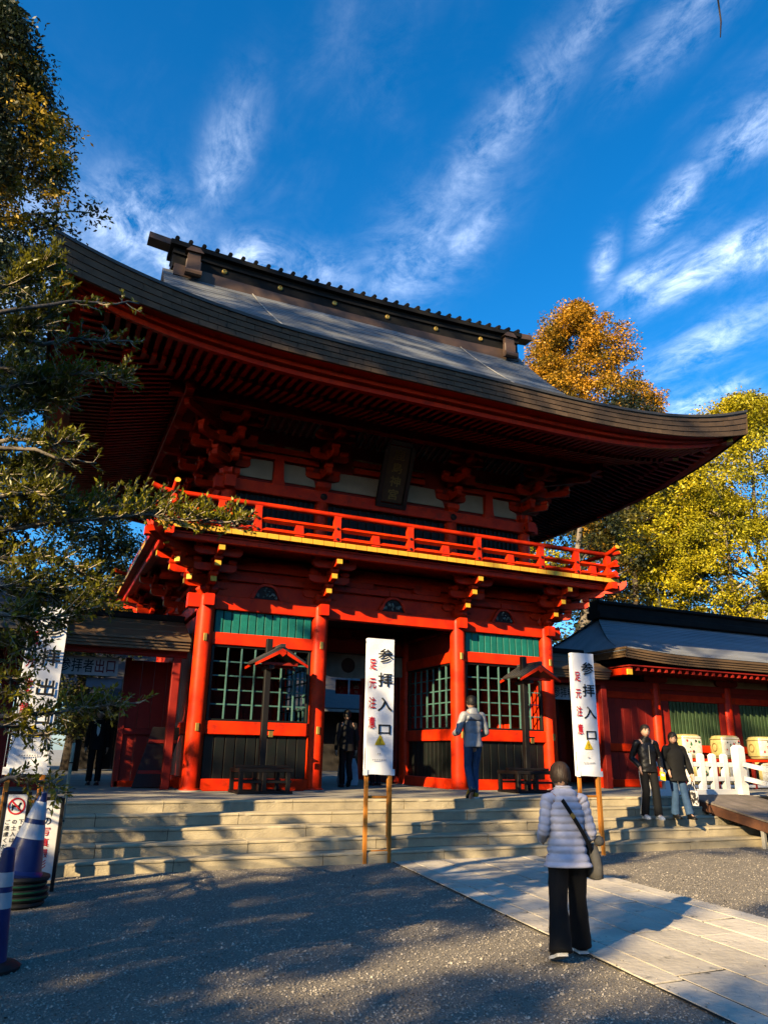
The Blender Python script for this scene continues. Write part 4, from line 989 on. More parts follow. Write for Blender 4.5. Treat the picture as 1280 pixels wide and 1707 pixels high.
# wrapped barrels on a rack
rk = thing('barrel_rack', 'two-tier timber rack against the cloister wall carrying the wrapped barrels', 'rack', (11,.35,H))
for z in (H+.10, 1.57):
    for y in (.12,.58):
        bb = MB(); bb.cbox(8.3,15,y-.04,y+.04,z-.07,z,.008); build('rail', bb, WHITE if z < 1 else RED, rk)
for x in (8.35,9.65,11.0,12.4,13.8):
    for y in (.12,.58):
        bb = MB(); bb.cbox(x-.04,x+.04,y-.045,y+.045,H,1.5,.008); build('post', bb, REDD, rk)
STRAW = mat('plastic_wrapped_straw', (.56,.46,.19), .3, (.42,.33,.13), 9, .35, 22, spec=.7); LABW = mat('wrapped_white_label', (.66,.63,.55), .22, (.5,.47,.38), 10, .35, 22, spec=.7)
ROPE = mat('straw_rope', (.42,.31,.12), .8); INKS = [mat('print_red', (.5,.03,.03), .5), mat('print_green', (.03,.16,.05), .5), BLACKINK]
def barrel(x, z, label, seed, group):
    t = thing('sake_barrel', label, 'barrel', (x,.35,z), group=group); q = random.Random(seed)
    a = -.22; X = (math.cos(a),math.sin(a),0); Y = (-math.sin(a),math.cos(a),0)
    bb = MB(); bb.lathe([(.20,0),(.27,.02),(.305,.08),(.315,.30),(.305,.52),(.27,.60),(.20,.62)], (x,.35,z), 28, X=X, Y=Y, ex=5); bm_ = build('barrel_body', bb, STRAW, t, smooth=35)
    bb = MB(); # white printed front patch hugging the face towards the steps
    F = []
    for zz in np.linspace(.06,.56,7):
        row = []
        for th in np.linspace(-2.40,-.86,13):
            cs, sn = math.cos(th), math.sin(th); rr = (.318 if .1 < zz < .5 else .305)*(abs(cs)**5+abs(sn)**5)**(-1/5)*1.012
            p = Vector((x,.35,z+zz))+Vector(X)*(rr*cs)+Vector(Y)*(rr*sn); row.append(tuple(p))
        F.append(row)
    bb.grid(F); build('printed_wrap', bb, LABW, t, smooth=True)
    yf = Vector(Y)*-.328
    for i in range(11):
        u, v = q.uniform(-.2,.2), q.uniform(.14,.48); c_ = Vector((x,.35,z+v))+yf+Vector(X)*u
        bb = MB(); r = q.uniform(.014,.035); bb.prism([(r*math.cos(k*1.047)*q.uniform(.6,1.3), r*math.sin(k*1.047)*q.uniform(.6,1.6)) for k in range(6)], c_, X, (0,0,1), Vector(Y)*-.003); build('printed_mark', bb, INKS[i % 3], t)
    xf = Vector(X)*-.330; c_ = Vector((x,.35,z+.31))+xf
    bb = MB(); bb.lathe([(.115,0),(.115,.004),(.092,.004),(.092,0)], c_, 18, X=Y, Y=(0,0,1), Z=tuple(-Vector(X)), ring=True); build('printed_crest', bb, mat('print_brown', (.34,.22,.07), .5), t)
    for zz in (.09,.52):
        pts = []
        for k in range(29):
            th = 2*math.pi*k/28; cs, sn = math.cos(th), math.sin(th); rr = .318*(abs(cs)**5+abs(sn)**5)**(-1/5); pts.append(Vector((x,.35,z+zz))+Vector(X)*(rr*cs)+Vector(Y)*(rr*sn))
        bb = MB(); bb.tube(pts, .012, 5, cap=False); build('rope_band', bb, ROPE, t)
for i, x in enumerate((8.9,10.3,11.7,13.1)):
    barrel(x, 1.572, ['plastic-wrapped straw barrel on the upper rack just right of the woman in black','plastic-wrapped straw barrel on the upper rack between two green windows, middle one','plastic-wrapped straw barrel on the upper rack behind the tall white post','plastic-wrapped straw barrel at the far right of the upper rack'][i], i+4, 'wrapped barrels on the rack')
for i, x in enumerate((9.3,10.5,11.7)):
    barrel(x, H+.102, ['plastic-wrapped barrel on the lower rack seen through the left fence gaps','plastic-wrapped barrel on the lower rack seen through the middle fence gaps','plastic-wrapped barrel on the lower rack seen behind the tall white post'][i], i+14, 'wrapped barrels on the rack')

# cones, notices, props at the left
BLUE = mat('dark_blue_plastic', (.012,.028,.13), .4, (.009,.02,.10), 5); REFL = mat('reflective_white_band', (.62,.64,.68), .35); RUB = mat('black_rubber', (.02,.02,.02), .7); GRN = mat('green_plastic', (.012,.09,.04), .5)
cn = thing('traffic_cone', 'tall blue cone with two white bands tilted on stacked rubber weights at the left', 'cone', (-6.92,-6.1,.3))
tx = Vector((.16,0,1)).normalized(); tX = Vector((tx.z,0,-tx.x)); cb = Vector((-7.03,-6.1,.325))
def rc(h): return .215-.205*h**.8*.9 if h < .05 else .19*(1-h)+.032
def cseg(name, h0, h1, m, grow, par):
    bb = MB(); k = 5; pr = [(rc(h0+(h1-h0)*i/k)+grow, (h0+(h1-h0)*i/k)*.80) for i in range(k+1)]; bb.lathe(pr, cb, 24, X=tX, Y=(0,1,0), Z=tx); return build(name, bb, m, par, smooth=40)
cseg('cone_body', .0, 1.0, BLUE, 0, cn); cseg('white_band', .42, .60, REFL, .003, cn); cseg('white_band', .66, .88, REFL, .003, cn)
bb = MB(); bb.lathe([(.24,-.03),(.245,0),(.21,.03),(.17,.035)], cb, 24, X=tX, Y=(0,1,0), Z=tx, ex=4); build('cone_base', bb, BLUE, cn, smooth=40)
ws = thing('cone_weights', 'stack of black and green rubber ring weights under the tilted blue cone', 'weights', (-6.92,-6.1,0))
for i in range(5):
    z = .005+.06*i; bb = MB(); ox = random.uniform(-.02,.02); bb.lathe([(.12,z),(.25,z),(.265,z+.02),(.26,z+.045),(.22,z+.058),(.12,z+.058)], (-7.0+ox,-6.1,0), 24); rg = build('ring_weight', bb, RUB, ws, smooth=40)
    if 0 < i < 4:
        bb = MB(); bb.lathe([(.25,z+.022),(.268,z+.024),(.268,z+.038),(.25,z+.040)], (-7.0+ox,-6.1,0), 24); build('green_band', bb, GRN, rg, smooth=40)
bo = thing('bollard_cone', 'slim blue post cone with white bands and grey foot at the left edge', 'bollard', (-7.10,-8.62,0))
bc = Vector((-7.14,-8.62,0))
def bseg(name, z0, z1, m, g):
    bb = MB(); f = lambda z: .105-.055*z/.80; bb.lathe([(f(z0)+g,z0),(f(z1)+g,z1)], bc, 24); build(name, bb, m, bo, smooth=40)
bseg('post', .03, .80, BLUE, 0); bseg('white_band', .42, .53, REFL, .002); bseg('white_band', .57, .67, REFL, .002)
bb = MB(); bb.lathe([(.20,.0),(.205,.025),(.17,.05),(.11,.06)], bc, 28); build('foot', bb, RUB, bo, smooth=40)
bb = MB(); bb.lathe([(.05,.80),(.045,.83),(.02,.845)], bc, 20); build('cap', bb, BLUE, bo, smooth=40)
def notice(x, y, z0, w, h, rz, lean, cols, label, dog):
    t = thing('notice_board', label, 'notice', (0,0,0))
    bb = MB(); bb.cbox(-w/2,w/2,0,.02,z0,z0+h,.004); p = build('panel', bb, WHITE, t)
    for s in (-1,1):
        bb = MB(); bb.cbox(s*(w/2+.02)-.02,s*(w/2+.02)+.02,-.005,.04,0,z0+h+.03,.004); build('frame_leg', bb, DARK, t)
    bb = MB(); bb.cbox(-w/2,w/2,-.003,.04,z0+h+.002,z0+h+.04,.004); build('frame_top', bb, DARK, t)
    top = z0+h-.05
    if dog:
        c = (0,-.001,z0+h-.13); bb = MB(); bb.lathe([(.095,0),(.095,.004),(.078,.004),(.078,0)], c, 24, X=(1,0,0), Y=(0,0,1), Z=(0,-1,0), ring=True); build('prohibition_ring', bb, REDINK, p)
        bb = MB(); bb.obox((0,-.003,z0+h-.13), .08, .002, .009, (.707,0,-.707), (0,1,0), (.707,0,.707)); build('prohibition_bar', bb, REDINK, p)
        bb = MB(); bb.prism([(-.05,-.045),(-.035,-.045),(-.03,-.01),(.02,-.01),(.025,-.045),(.04,-.045),(.04,.01),(.055,.03),(.05,.045),(.03,.045),(.02,.015),(-.035,.018),(-.055,.035),(-.05,.01)], (0,-.001,z0+h-.135), (1,0,0), (0,0,1), (0,-.001,0)); build('dog_symbol', bb, BLACKINK, p)
        top = z0+h-.27
    nc = len(cols)
    for j, (txt, red) in enumerate(cols):
        cx = w/2-(w/nc)*(j+.5); s = min(w/nc*.9, (top-z0)/max(1,len(txt)))
        for i, ch in enumerate(txt): letter('character', ch, (cx,-.001,top-s*(i+.5)), s*.9, s*.86, (1,0,0), (0,0,1), REDINK if i in red else BLACKINK, p, .012)
    D = T(x,y,0) @ RZ(rz) @ Matrix.Rotation(lean, 4, 'X')
    def mv(o):
        WM[o.name] = D @ WM[o.name]
        for c in kids(o): mv(c)
    mv(t); t.matrix_basis = WM[t.name]
notice(-7.16, -5.15, .12, .22, .92, .1, -.08, [('下を連れて',()),('の土入は',()),('ご遠慮ください',())], 'white no-dogs notice with red ring at the left edge beside the tilted cone', True)
notice(-6.81, -5.35, .12, .26, .86, .1, -.05, [('への写真撮影は',(2,3,4,5))], 'white notice with vertical writing standing behind the tilted blue cone', False)
bp = thing('bamboo_pole', 'thin leaning bamboo pole in front of the steps at the left', 'pole', (-6.63,-4.55,0))
bb = MB(); pts = [Vector((-6.63,-4.55,0))+Vector((.028,.05,1.64))*t for t in np.linspace(0,1,9)]; bb.tube(pts, [.024,.025,.023,.024,.022,.023,.021,.022,.02], 8); build('pole', bb, mat('pale_bamboo', (.42,.38,.26), .6, (.22,.19,.12), 4), bp, smooth=True)
for t_ in (.2,.42,.63,.85):
    c_ = Vector((-6.63,-4.55,0))+Vector((.028,.05,1.64))*t_; bb = MB(); bb.lathe([(.026,-.008),(.029,0),(.026,.008)], c_, 8); build('node', bb, JOINT, bp)

# things inside and beyond the gate passage
cu = thing('crest_curtain', 'beige curtain with dark round crests hung high across the gate passage', 'curtain', (0,2.8,3.4))
bb = MB(); P = []
for k in range(9):
    v = k/8; P.append([(-1.55+3.1*i/60, 2.70+.03*math.sin(i*.9)*v, 3.98-.55*v+.05*math.cos(i/60*6.28)*v) for i in range(61)])
bb.grid(P); bb.grid([[(p[0],p[1]+.01,p[2]) for p in r] for r in P]); build('cloth', bb, mat('beige_curtain', (.40,.33,.27), .9), cu, smooth=True, fix=False)
for x in (-.95,0,.95):
    bb = MB(); bb.lathe([(.19,0),(.19,.004),(.14,.004),(.14,.002),(.08,.002),(.08,.005),(.01,.005)], (x,2.655,3.70), 20, X=(1,0,0), Y=(0,0,1), Z=(0,-1,0)); build('crest', bb, mat('crest_brown', (.05,.03,.025), .8), cu)
bb = MB(); bb.tube([(-1.6,2.70,4.0),(1.6,2.70,4.0)], .02, 6); build('curtain_rod', bb, DARK, cu)
for i, (x, ch) in enumerate(((.36,'神'),(.78,'宮'))):
    t = thing('red_placard', ['square red placard with a white character, left of two in the passage','square red placard with a white character, right one partly behind the banner'][i], 'placard', (x,4.0,3.1), group='red placards in the gate passage')
    bb = MB(); bb.cbox(x-.18,x+.18,4.0,4.03,3.08,3.46,.004); p = build('panel', bb, mat('placard_red', (.50,.02,.03), .6), t)
    letter('character', ch, (x,3.999,3.33), .22, .20, (1,0,0), (0,0,1), WHITE, p, .012); letter('character', '列', (x,3.999,3.15), .10, .09, (1,0,0), (0,0,1), WHITE, p, .008)
    for dx in (-.13,.13):
        bb = MB(); bb.tube([(x+dx,4.015,3.46),(x+dx,4.015,3.56)], .006, 5); build('hanger', bb, DARK, t)
rl = thing('placard_rail', 'pale horizontal rail carrying the red placards across the passage', 'rail', (.5,4.0,H)); bb = MB(); bb.tube([(-.38,4.015,3.57),(1.55,4.015,3.57)], .02, 8); build('bar', bb, GREYP, rl)
pp = thing('pole_stand', 'grey steel pole on a white cone foot inside the gate passage', 'pole', (-.36,4.0,H))
bb = MB(); bb.tube([(-.36,4.0,H+.1),(-.36,4.0,3.6)], .045, 12); build('pole', bb, GREYP, pp, smooth=True)
bb = MB(); bb.lathe([(.17,H),(.16,H+.05),(.07,H+.22),(.05,H+.24)], (-.36,4.0,0), 16); build('foot', bb, WHITE, pp, smooth=40)
sb = thing('side_banner', 'small white banner with red and blue marks beyond the passage at left', 'banner', (-.55,6.0,H))
bb = MB(); bb.box(-.86,-.5,6.0,6.01,1.3,2.3); q = build('cloth', bb, CLOTH, sb); bb = MB(); bb.tube([(-.5,6.02,H),(-.5,6.02,2.4)], .015, 6); build('pole', bb, GREYP, sb)
for i in range(5):
    bb = MB(); bb.box(-.74,-.62,5.996,5.998,1.45+.15*i,1.52+.15*i); build('printed_mark', bb, REDINK if i % 2 else BLUE, q)
# courtyard hall behind the gate
hb = thing('courtyard_hall', 'dark hall with pale eave line seen through the gate passage', 'building', (4,15,H))
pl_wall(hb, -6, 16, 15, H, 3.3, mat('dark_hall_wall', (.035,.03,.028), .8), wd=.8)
bb = MB(); bb.add([(-7,13.6,3.25),(17,13.6,3.25),(17,18,5.4),(-7,18,5.4),(-7,13.6,3.1),(17,13.6,3.1),(17,18,5.2),(-7,18,5.2)], [(0,1,2,3),(4,7,6,5),(0,4,5,1),(2,6,7,3),(1,5,6,2),(0,3,7,4)]); build('roof', bb, ROOFD, hb)
bb = MB(); bb.box(-7,17,13.55,13.6,3.1,3.2); build('gutter', bb, GREYP, hb)
for x in np.arange(-5,16,2.4):
    bb = MB(); bb.cbox(x,x+.18,14.7,14.88,H,3.2,.01); build('post', bb, DARK, hb)
# bag on the floor
pb = thing('white_paper_bag', 'pale bluish bag standing on the passage floor behind the dark walker', 'bag', (-.02,2.4,H)); bb = MB()
bb.loft([[(-.02+a*w_,2.4+c*d_,z) for a,c in ((-1,-1),(1,-1),(1,1),(-1,1))] for z,w_,d_ in ((H,.22,.10),(H+.1,.24,.11),(H+.45,.22,.07),(H+.62,.17,.02))], 4); build('bag_body', bb, mat('pale_blue_bag', (.55,.60,.68), .7), pb)
bb = MB(); bb.tube([(-.1,2.4,H+.60),(-.08,2.4,H+.74),(.04,2.4,H+.74),(.06,2.4,H+.60)], .008, 5); build('bag_handle', bb, DARK, pb)

# ================================================================ TREES
def pix(x, y, Y):                                            # the point of the plane Y=const seen at a pixel of the photograph
    d = _rt*((x-640)/FPX)-_up*((y-853.5)/FPX)+_fw; return CAMP+d*((Y-CAMP.y)/d.y)
S1 = Vector((-SUN.y, SUN.x, 0)).normalized(); S2 = SUN.cross(S1)*-1
if S2.z < 0: S2 = -S2
s1, s2 = np.array(S1), np.array(S2)
def sunxy(P): P = np.asarray(P, float).reshape(-1,3); return np.stack([P@s1, P@s2], 1)
def leaf_quads(C, size, asp, droop=.3, up=None, axis=None):
    n = len(C); ax = rng.normal(size=(n,3)) if axis is None else axis+rng.normal(size=(n,3))*.45
    ax[:,2] = ax[:,2]*.6-droop*(axis is None); ax /= np.linalg.norm(ax, axis=1)[:,None]
    nn = rng.normal(size=(n,3)); nn[:,2] = np.abs(nn[:,2])+.5; sd = np.cross(ax, nn); sd /= np.linalg.norm(sd, axis=1)[:,None]+1e-9
    L = (size*rng.uniform(.6,1.3,n))[:,None]; w = L*asp; nr = np.cross(sd, ax)
    V = np.stack([C, C+ax*L*.5+sd*w*.5+nr*L*.06, C+ax*L, C+ax*L*.5-sd*w*.5+nr*L*.06], 1).reshape(-1,3)
    return V, np.arange(n*4).reshape(n,4)
LEAVES = 0
def crown(parent, clumps, per, size, asp, m, name='crown', flat=.55, droop=.3):
    """clumps (k,4): centre and radius; each a loose spray of leaf-sized faces"""
    global LEAVES
    k = len(clumps); c = np.repeat(clumps[:,:3], per, 0); r = np.repeat(clumps[:,3], per)
    u = rng.normal(size=(k*per,3)); u /= np.linalg.norm(u, axis=1)[:,None]; u *= (rng.random(k*per)**.5)[:,None]
    u[:,2] *= flat; C = c+u*r[:,None]
    V, F = leaf_quads(C, np.full(len(C), size), asp, droop); LEAVES += len(F)
    o = bpy.data.objects.new(name, big_mesh(name, V, F, m)); link(o, parent, Matrix.Identity(4)); o['kind'] = 'stuff'; return o
def leafmat(name, cols, pscale=.5, thr=(.42,.6), isl=.35, rough=.5, tr=.25):
    return mat(name, cols[0], rough, cols[1], pscale, island=isl, transl=tr, thr=thr, spec=.35)
BARK = mat('grey_bark', (.20,.165,.125), .9, (.11,.09,.07), 4, .6, 12, stretch=(2,2,.4))
BARKD = mat('dark_bark', (.06,.045,.035), .9, (.035,.028,.022), 4, .5, 12, stretch=(2,2,.4))
TWIG = mat('pale_twig', (.46,.38,.27), .8, (.30,.24,.17), 3)
def limb(p, q, r0, r1, sag=.1, n=6, wob=.12):
    p, q = Vector(p), Vector(q); L = (q-p).length; pts = []
    for i in range(n+1):
        t = i/n; w = Vector(rng.normal(size=3))*L*wob*.25*math.sin(math.pi*t); pts.append(p.lerp(q,t)+w+Vector((0,0,L*sag*math.sin(math.pi*t))))
    return pts, [r0+(r1-r0)*i/n for i in range(n+1)]
def tree(name, label, base, top, rad, prof_fn, ncl, crad, per, size, asp, m, bark=BARK, group=None, lo=.3, cat='tree', nl=14, tr=.3, twigm=None, tw=.02, hollow=.35, ragged=.25, flat=.55):
    b0 = Vector(base); h = top-b0.z; t = thing(name, label, cat, base, group=group)
    bb = MB(); pts, rr = limb(b0, b0+Vector((rad*.06,0,h*.96)), tr, .03, 0, 10, .04); bb.tube(pts, rr, 10); build('trunk', bb, bark, t, smooth=True)
    cl = []
    # lobes give the outline bulges and gaps
    lob = [(rng.uniform(lo,1), rng.uniform(0,6.283)) for _ in range(int(10+ncl/30))]
    for i in range(ncl):
        v, th0 = lob[i % len(lob)]; v = np.clip(v+rng.normal()*.045, lo, 1.0); th = th0+rng.normal()*.33
        R = rad*prof_fn((v-lo)/(1-lo))*(1+rng.normal()*ragged*.5); f = hollow+(1-hollow)*rng.random()**.6
        cl.append((b0.x+math.cos(th)*R*f, b0.y+math.sin(th)*R*f, b0.z+h*v, crad*rng.uniform(.6,1.25)))
    for v in np.linspace(lo,.99,12):                          # core so the middle is not see-through
        for q in range(2): cl.append((b0.x+rng.normal()*rad*.15*prof_fn((v-lo)/(1-lo)), b0.y+rng.normal()*rad*.15, b0.z+h*v, crad))
    cl = np.array(cl); crown(t, cl, per, size, asp, m, flat=flat)
    for i in range(nl):
        c = cl[rng.integers(len(cl)-24)]; z0 = max(b0.z+h*.15, c[2]-abs(np.hypot(c[0]-b0.x,c[1]-b0.y))*.55); z0 = min(z0, b0.z+h*.92)
        bb = MB(); pts, rr = limb((b0.x,b0.y,z0), (c[0],c[1],c[2]), tr*.30*(1-(z0-b0.z)/h)+.03, tw, .06); bb.tube(pts, rr, 6); build('limb', bb, twigm or bark, t, smooth=True)
    return t
rnd_prof = lambda v: math.sin(math.pi*min(1,max(0,.10+v*.88)))**.6
con_prof = lambda v: (1-v)**.65*.96+.06
GOLDG = leafmat('golden_green_leaf', ((.018,.028,.010),(.36,.23,.014)), .50, (.50,.60))
ORANGE = leafmat('orange_brown_leaf', ((.54,.25,.012),(.18,.15,.014)), .5, (.46,.66))
YELG = leafmat('yellow_green_leaf', ((.54,.42,.010),(.27,.25,.010)), .35, (.4,.62), .3)
DKG = leafmat('dark_evergreen_leaf', ((.022,.035,.012),(.035,.05,.014)), .6, isl=.4, tr=.1)
OLIVE = leafmat('olive_leaf', ((.10,.10,.016),(.045,.06,.014)), .5, isl=.4)
# left tall cedar-like tree behind the gate corner
tree('tall_cedar', 'tall ragged cedar with golden-brown sprays at the top left behind the roof corner', (-11.9,8.2,H), 26.3, 3.0, lambda v: min(1,(1-v)*2.6)**.6+.08, 560, .70, 160, .18, .45, GOLDG, BARK, lo=.38, nl=34, twigm=TWIG, tw=.03, hollow=.25, flat=.7)
# right hand trees
tree('orange_cedar', 'rounded orange-brown cedar standing against the sky above the right end of the roof', (25.9,24,H), 33.9, 4.2, rnd_prof, 420, .95, 170, .21, .5, ORANGE, BARK, lo=.60, nl=14, hollow=.3)
tree('brown_tipped_tree', 'lower brown-tipped tree on the skyline just right of the orange cedar', (33.6,27,H), 30.8, 3.9, rnd_prof, 160, .9, 80, .26, .45, ORANGE, BARK, lo=.55, nl=8)
tree('dark_cedar', 'dark cedar with orange upper sprays below the right eave', (24.5,19,H), 23.3, 5.6, rnd_prof, 280, 1.1, 100, .26, .45, leafmat('dark_cedar_leaf', ((.016,.024,.009),(.40,.20,.016)), .30, (.55,.62), .4), BARKD, lo=.25, nl=10)
tree('dark_cedar', 'grey-trunked dark cedar seen over the right end of the balcony railing', (19.8,18,H), 18.5, 4.2, rnd_prof, 150, .9, 80, .24, .45, leafmat('dull_cedar_leaf', ((.022,.03,.012),(.15,.12,.015)), .4, (.52,.62), .4), BARK, lo=.2, nl=8, tr=.55)  # dull green leaf with olive patches from noise
tree('yellow_tree', 'small yellow-green tree glimpsed behind the balcony railing at right', (17.6,20,H), 14.6, 2.4, rnd_prof, 60, .8, 70, .22, .45, YELG, BARK, lo=.4, nl=6)
tree('yellow_green_tree', 'bright yellow-green tree with pale bare limbs at the right edge', (30.3,14.5,H), 22.4, 7.2, rnd_prof, 820, .95, 170, .19, .5, YELG, BARK, lo=.22, nl=46, twigm=TWIG, tw=.02, hollow=.55)
tree('yellow_green_tree', 'lower bright yellow-green tree in front of the taller one, above the cloister ridge', (25.8,13.0,H), 15.3, 3.7, rnd_prof, 230, .8, 160, .17, .45, YELG, BARK, lo=.3, nl=36, twigm=TWIG, tw=.015, hollow=.5)
tree('dark_backdrop_tree', 'broad dark tree filling the gap behind the cloister ridge', (26.5,27,H), 19.5, 8.5, rnd_prof, 150, 1.5, 70, .36, .5, DKG, BARKD, lo=.1, nl=4)
tree('dark_backdrop_tree', 'tall dark tree filling the gap between the right eave and the yellow-green trees', (27.5,22,H), 19.0, 5.5, rnd_prof, 190, 1.3, 90, .32, .5, DKG, BARKD, lo=.1, nl=4)
tree('brown_tipped_tree', 'orange-tipped tree just under the right end of the eave', (27.2,20,H), 19.6, 3.6, rnd_prof, 130, .9, 90, .26, .45, ORANGE, BARK, lo=.62, nl=6)
tree('dark_backdrop_tree', 'broad dark tree behind the right end of the cloister', (40,26,H), 18.5, 9, rnd_prof, 130, 1.5, 60, .36, .5, DKG, BARKD, lo=.1, nl=4)
# bare shrubs on the skyline of the cloister roof
def shrub(x, y, h, w, n, label):
    t = thing('bare_shrub', label, 'shrub', (x,y,H))
    for i in range(n):
        th = rng.uniform(0,6.283); q = rng.random(); p1 = (x+math.cos(th)*w*q, y+math.sin(th)*w*.5*q, H+h*rng.uniform(.75,1.05)*(1-.25*q))
        bb = MB(); pts, rr = limb((x+rng.normal()*.12,y,H), p1, .05, .010, -.05, 7, .25); bb.tube(pts, rr, 5)
        for k in range(7):
            a = pts[rng.integers(3,7)]; d = Vector((rng.normal()*.5,rng.normal()*.3,abs(rng.normal())*.5+.2))*rng.uniform(.4,1.0); b2 = a+d
            bb.tube([a,a+d*.5+Vector(rng.normal(size=3))*.05,b2],[.015,.011,.006],4)
            c = a+d*.6; bb.tube([c,c+Vector((rng.normal()*.35,rng.normal()*.2,.35))],[.009,.005],4)
        build('stem', bb, TWIG, t)
shrub(13.0, 8.2, 7.3, 1.5, 26, 'bare pinkish-brown shrub behind the cloister ridge beside the balcony corner')
shrub(16.4, 8.6, 7.4, 1.9, 28, 'bare spreading shrub behind the cloister ridge, further right')
shrub(20.0, 9.0, 7.0, 1.4, 18, 'low bare shrub in front of the yellow-green trees')
bt = thing('bare_tree', 'bare pale tree with upright twigs at the far right edge of the sky', 'tree', (34.0,15.5,H))
bb = MB(); pts, rr = limb((34.0,15.5,H),(34.2,15.5,24.8),.25,.02,0,12,.05); bb.tube(pts, rr, 8); build('trunk', bb, BARK, bt)
for i in range(26):
    a = pts[rng.integers(7,12)]; d = Vector((rng.normal()*.7,rng.normal()*.4,abs(rng.normal())*.6+.9)); bb = MB(); bb.tube([a,a+d*.5,a+d],[.04,.025,.01],5)
    for k in range(5): c = a+d*rng.uniform(.3,.9); bb.tube([c,c+Vector((rng.normal()*.4,rng.normal()*.2,.5))],[.018,.007],4)
    build('limb', bb, TWIG, bt)
# trees left and behind
for (x, y, tp, r, m, lb_) in ((-10.2,16,9.5,2.6,OLIVE,'olive bushy tree seen through the gap left of the balcony'),(-14.5,13,13,3.4,DKG,'dark evergreen tree beyond the left corridor'),(-9.9,4.4,14.5,2.0,DKG,'dense dark evergreen right behind the left boughs, below the tall cedar'),(-9.6,-.4,7.4,1.9,DKG,'dark bushy evergreen standing before the left corridor, behind the exit banner'),(-5.9,13.5,12.0,2.5,OLIVE,'thin olive tree seen between the balcony corner and the left corridor roof'),(-18,6,15,4.2,DKG,'broad dark evergreen at the far left behind the corridor'),(-3.9,20,9.0,1.6,ORANGE,'small autumn-orange tree seen below the balcony corner at left')):
    tree('background_tree', lb_, (x,y,H), tp, r, rnd_prof, 170, .8, 90, .17, .5, m, BARKD, lo=.12, nl=5)
for (x, y, tp, r, lb_) in ((-2,24,11,4.5,'dark evergreen beyond the courtyard hall, left'),(8,25,12,5,'dark evergreen beyond the courtyard hall, middle'),(17,27,13,5,'dark evergreen beyond the courtyard hall, right')):
    tree('background_tree', lb_, (x,y,H), tp, r, rnd_prof, 70, 1.3, 50, .36, .5, DKG, BARKD, lo=.1, nl=3)
# broad evergreen whose boughs reach in from the left
NL = leafmat('glossy_evergreen_leaf', ((.23,.205,.012),(.065,.075,.010)), 2.2, (.4,.62), .4, .35, .32)
ev = thing('evergreen_tree', 'glossy small-leaved evergreen reaching in from the left edge with sunlit boughs', 'tree', (-9.75,-10.2,0))
bb = MB(); tp_, tr_ = limb((-9.75,-10.2,0),(-9.7,-10.0,7.6),.17,.05,0,12,.05); bb.tube(tp_, tr_, 12); build('trunk', bb, BARK, ev, smooth=True)
LB = [ # boughs: picture points, depth plane, twigs, twig length, upwardness
 ([(0,884),(120,868),(250,858),(340,868),(392,878)], -10.2, 190, .17, .9),
 ([(0,866),(90,850),(180,846),(270,856)], -10.0, 110, .20, 1.0),
 ([(0,745),(60,752),(110,768),(162,772)], -10.4, 14, .13, .4),
 ([(0,560),(40,550),(70,535),(86,515)], -10.3, 130, .20, .4),
 ([(0,650),(70,632),(150,622),(208,632)], -10.1, 105, .15, .5),
 ([(0,480),(35,465),(60,452),(78,440)], -10.3, 130, .20, .3),
 ([(0,520),(90,506),(170,504),(232,506)], -10.5, 16, .11, .3),
 ([(70,575),(120,566),(180,568),(232,572)], -9.9, 30, .11, .4),
 ([(0,690),(40,680),(75,665),(110,660)], -10.0, 120, .18, .4),
 ([(0,735),(50,730),(90,742),(120,730)], -10.3, 50, .14, .5),
 ([(0,610),(30,625),(60,640),(90,650)], -9.9, 110, .20, .3),
 ([(0,790),(30,780),(60,775),(75,790)], -10.2, 110, .18, .3),
 ([(0,830),(40,825),(70,820),(85,830)], -10.4, 90, .16, .4),
 ([(0,930),(60,925),(110,940),(165,985)], -10.1, 120, .18, .1),
 ([(0,980),(50,975),(100,985),(160,1000)], -10.3, 130, .18, .1),
 ([(0,1020),(40,1030),(90,1030),(140,1010)], -10.4, 90, .17, .1),
 ([(0,1060),(25,1070),(45,1080),(60,1085)], -10.3, 40, .15, .1),
 ([(0,1195),(80,1192),(150,1176),(228,1172)], -10.1, 75, .13, .3),
 ([(0,1210),(40,1212),(70,1222),(85,1235)], -10.2, 45, .13, .1),
 ([(0,1300),(40,1296),(70,1305),(98,1318)], -10.3, 26, .11, .1),
 ([(0,1130),(15,1135),(25,1145),(35,1150)], -10.3, 30, .14, .1),
]
LV = []; LA = []; lr0 = np.random.default_rng(5)
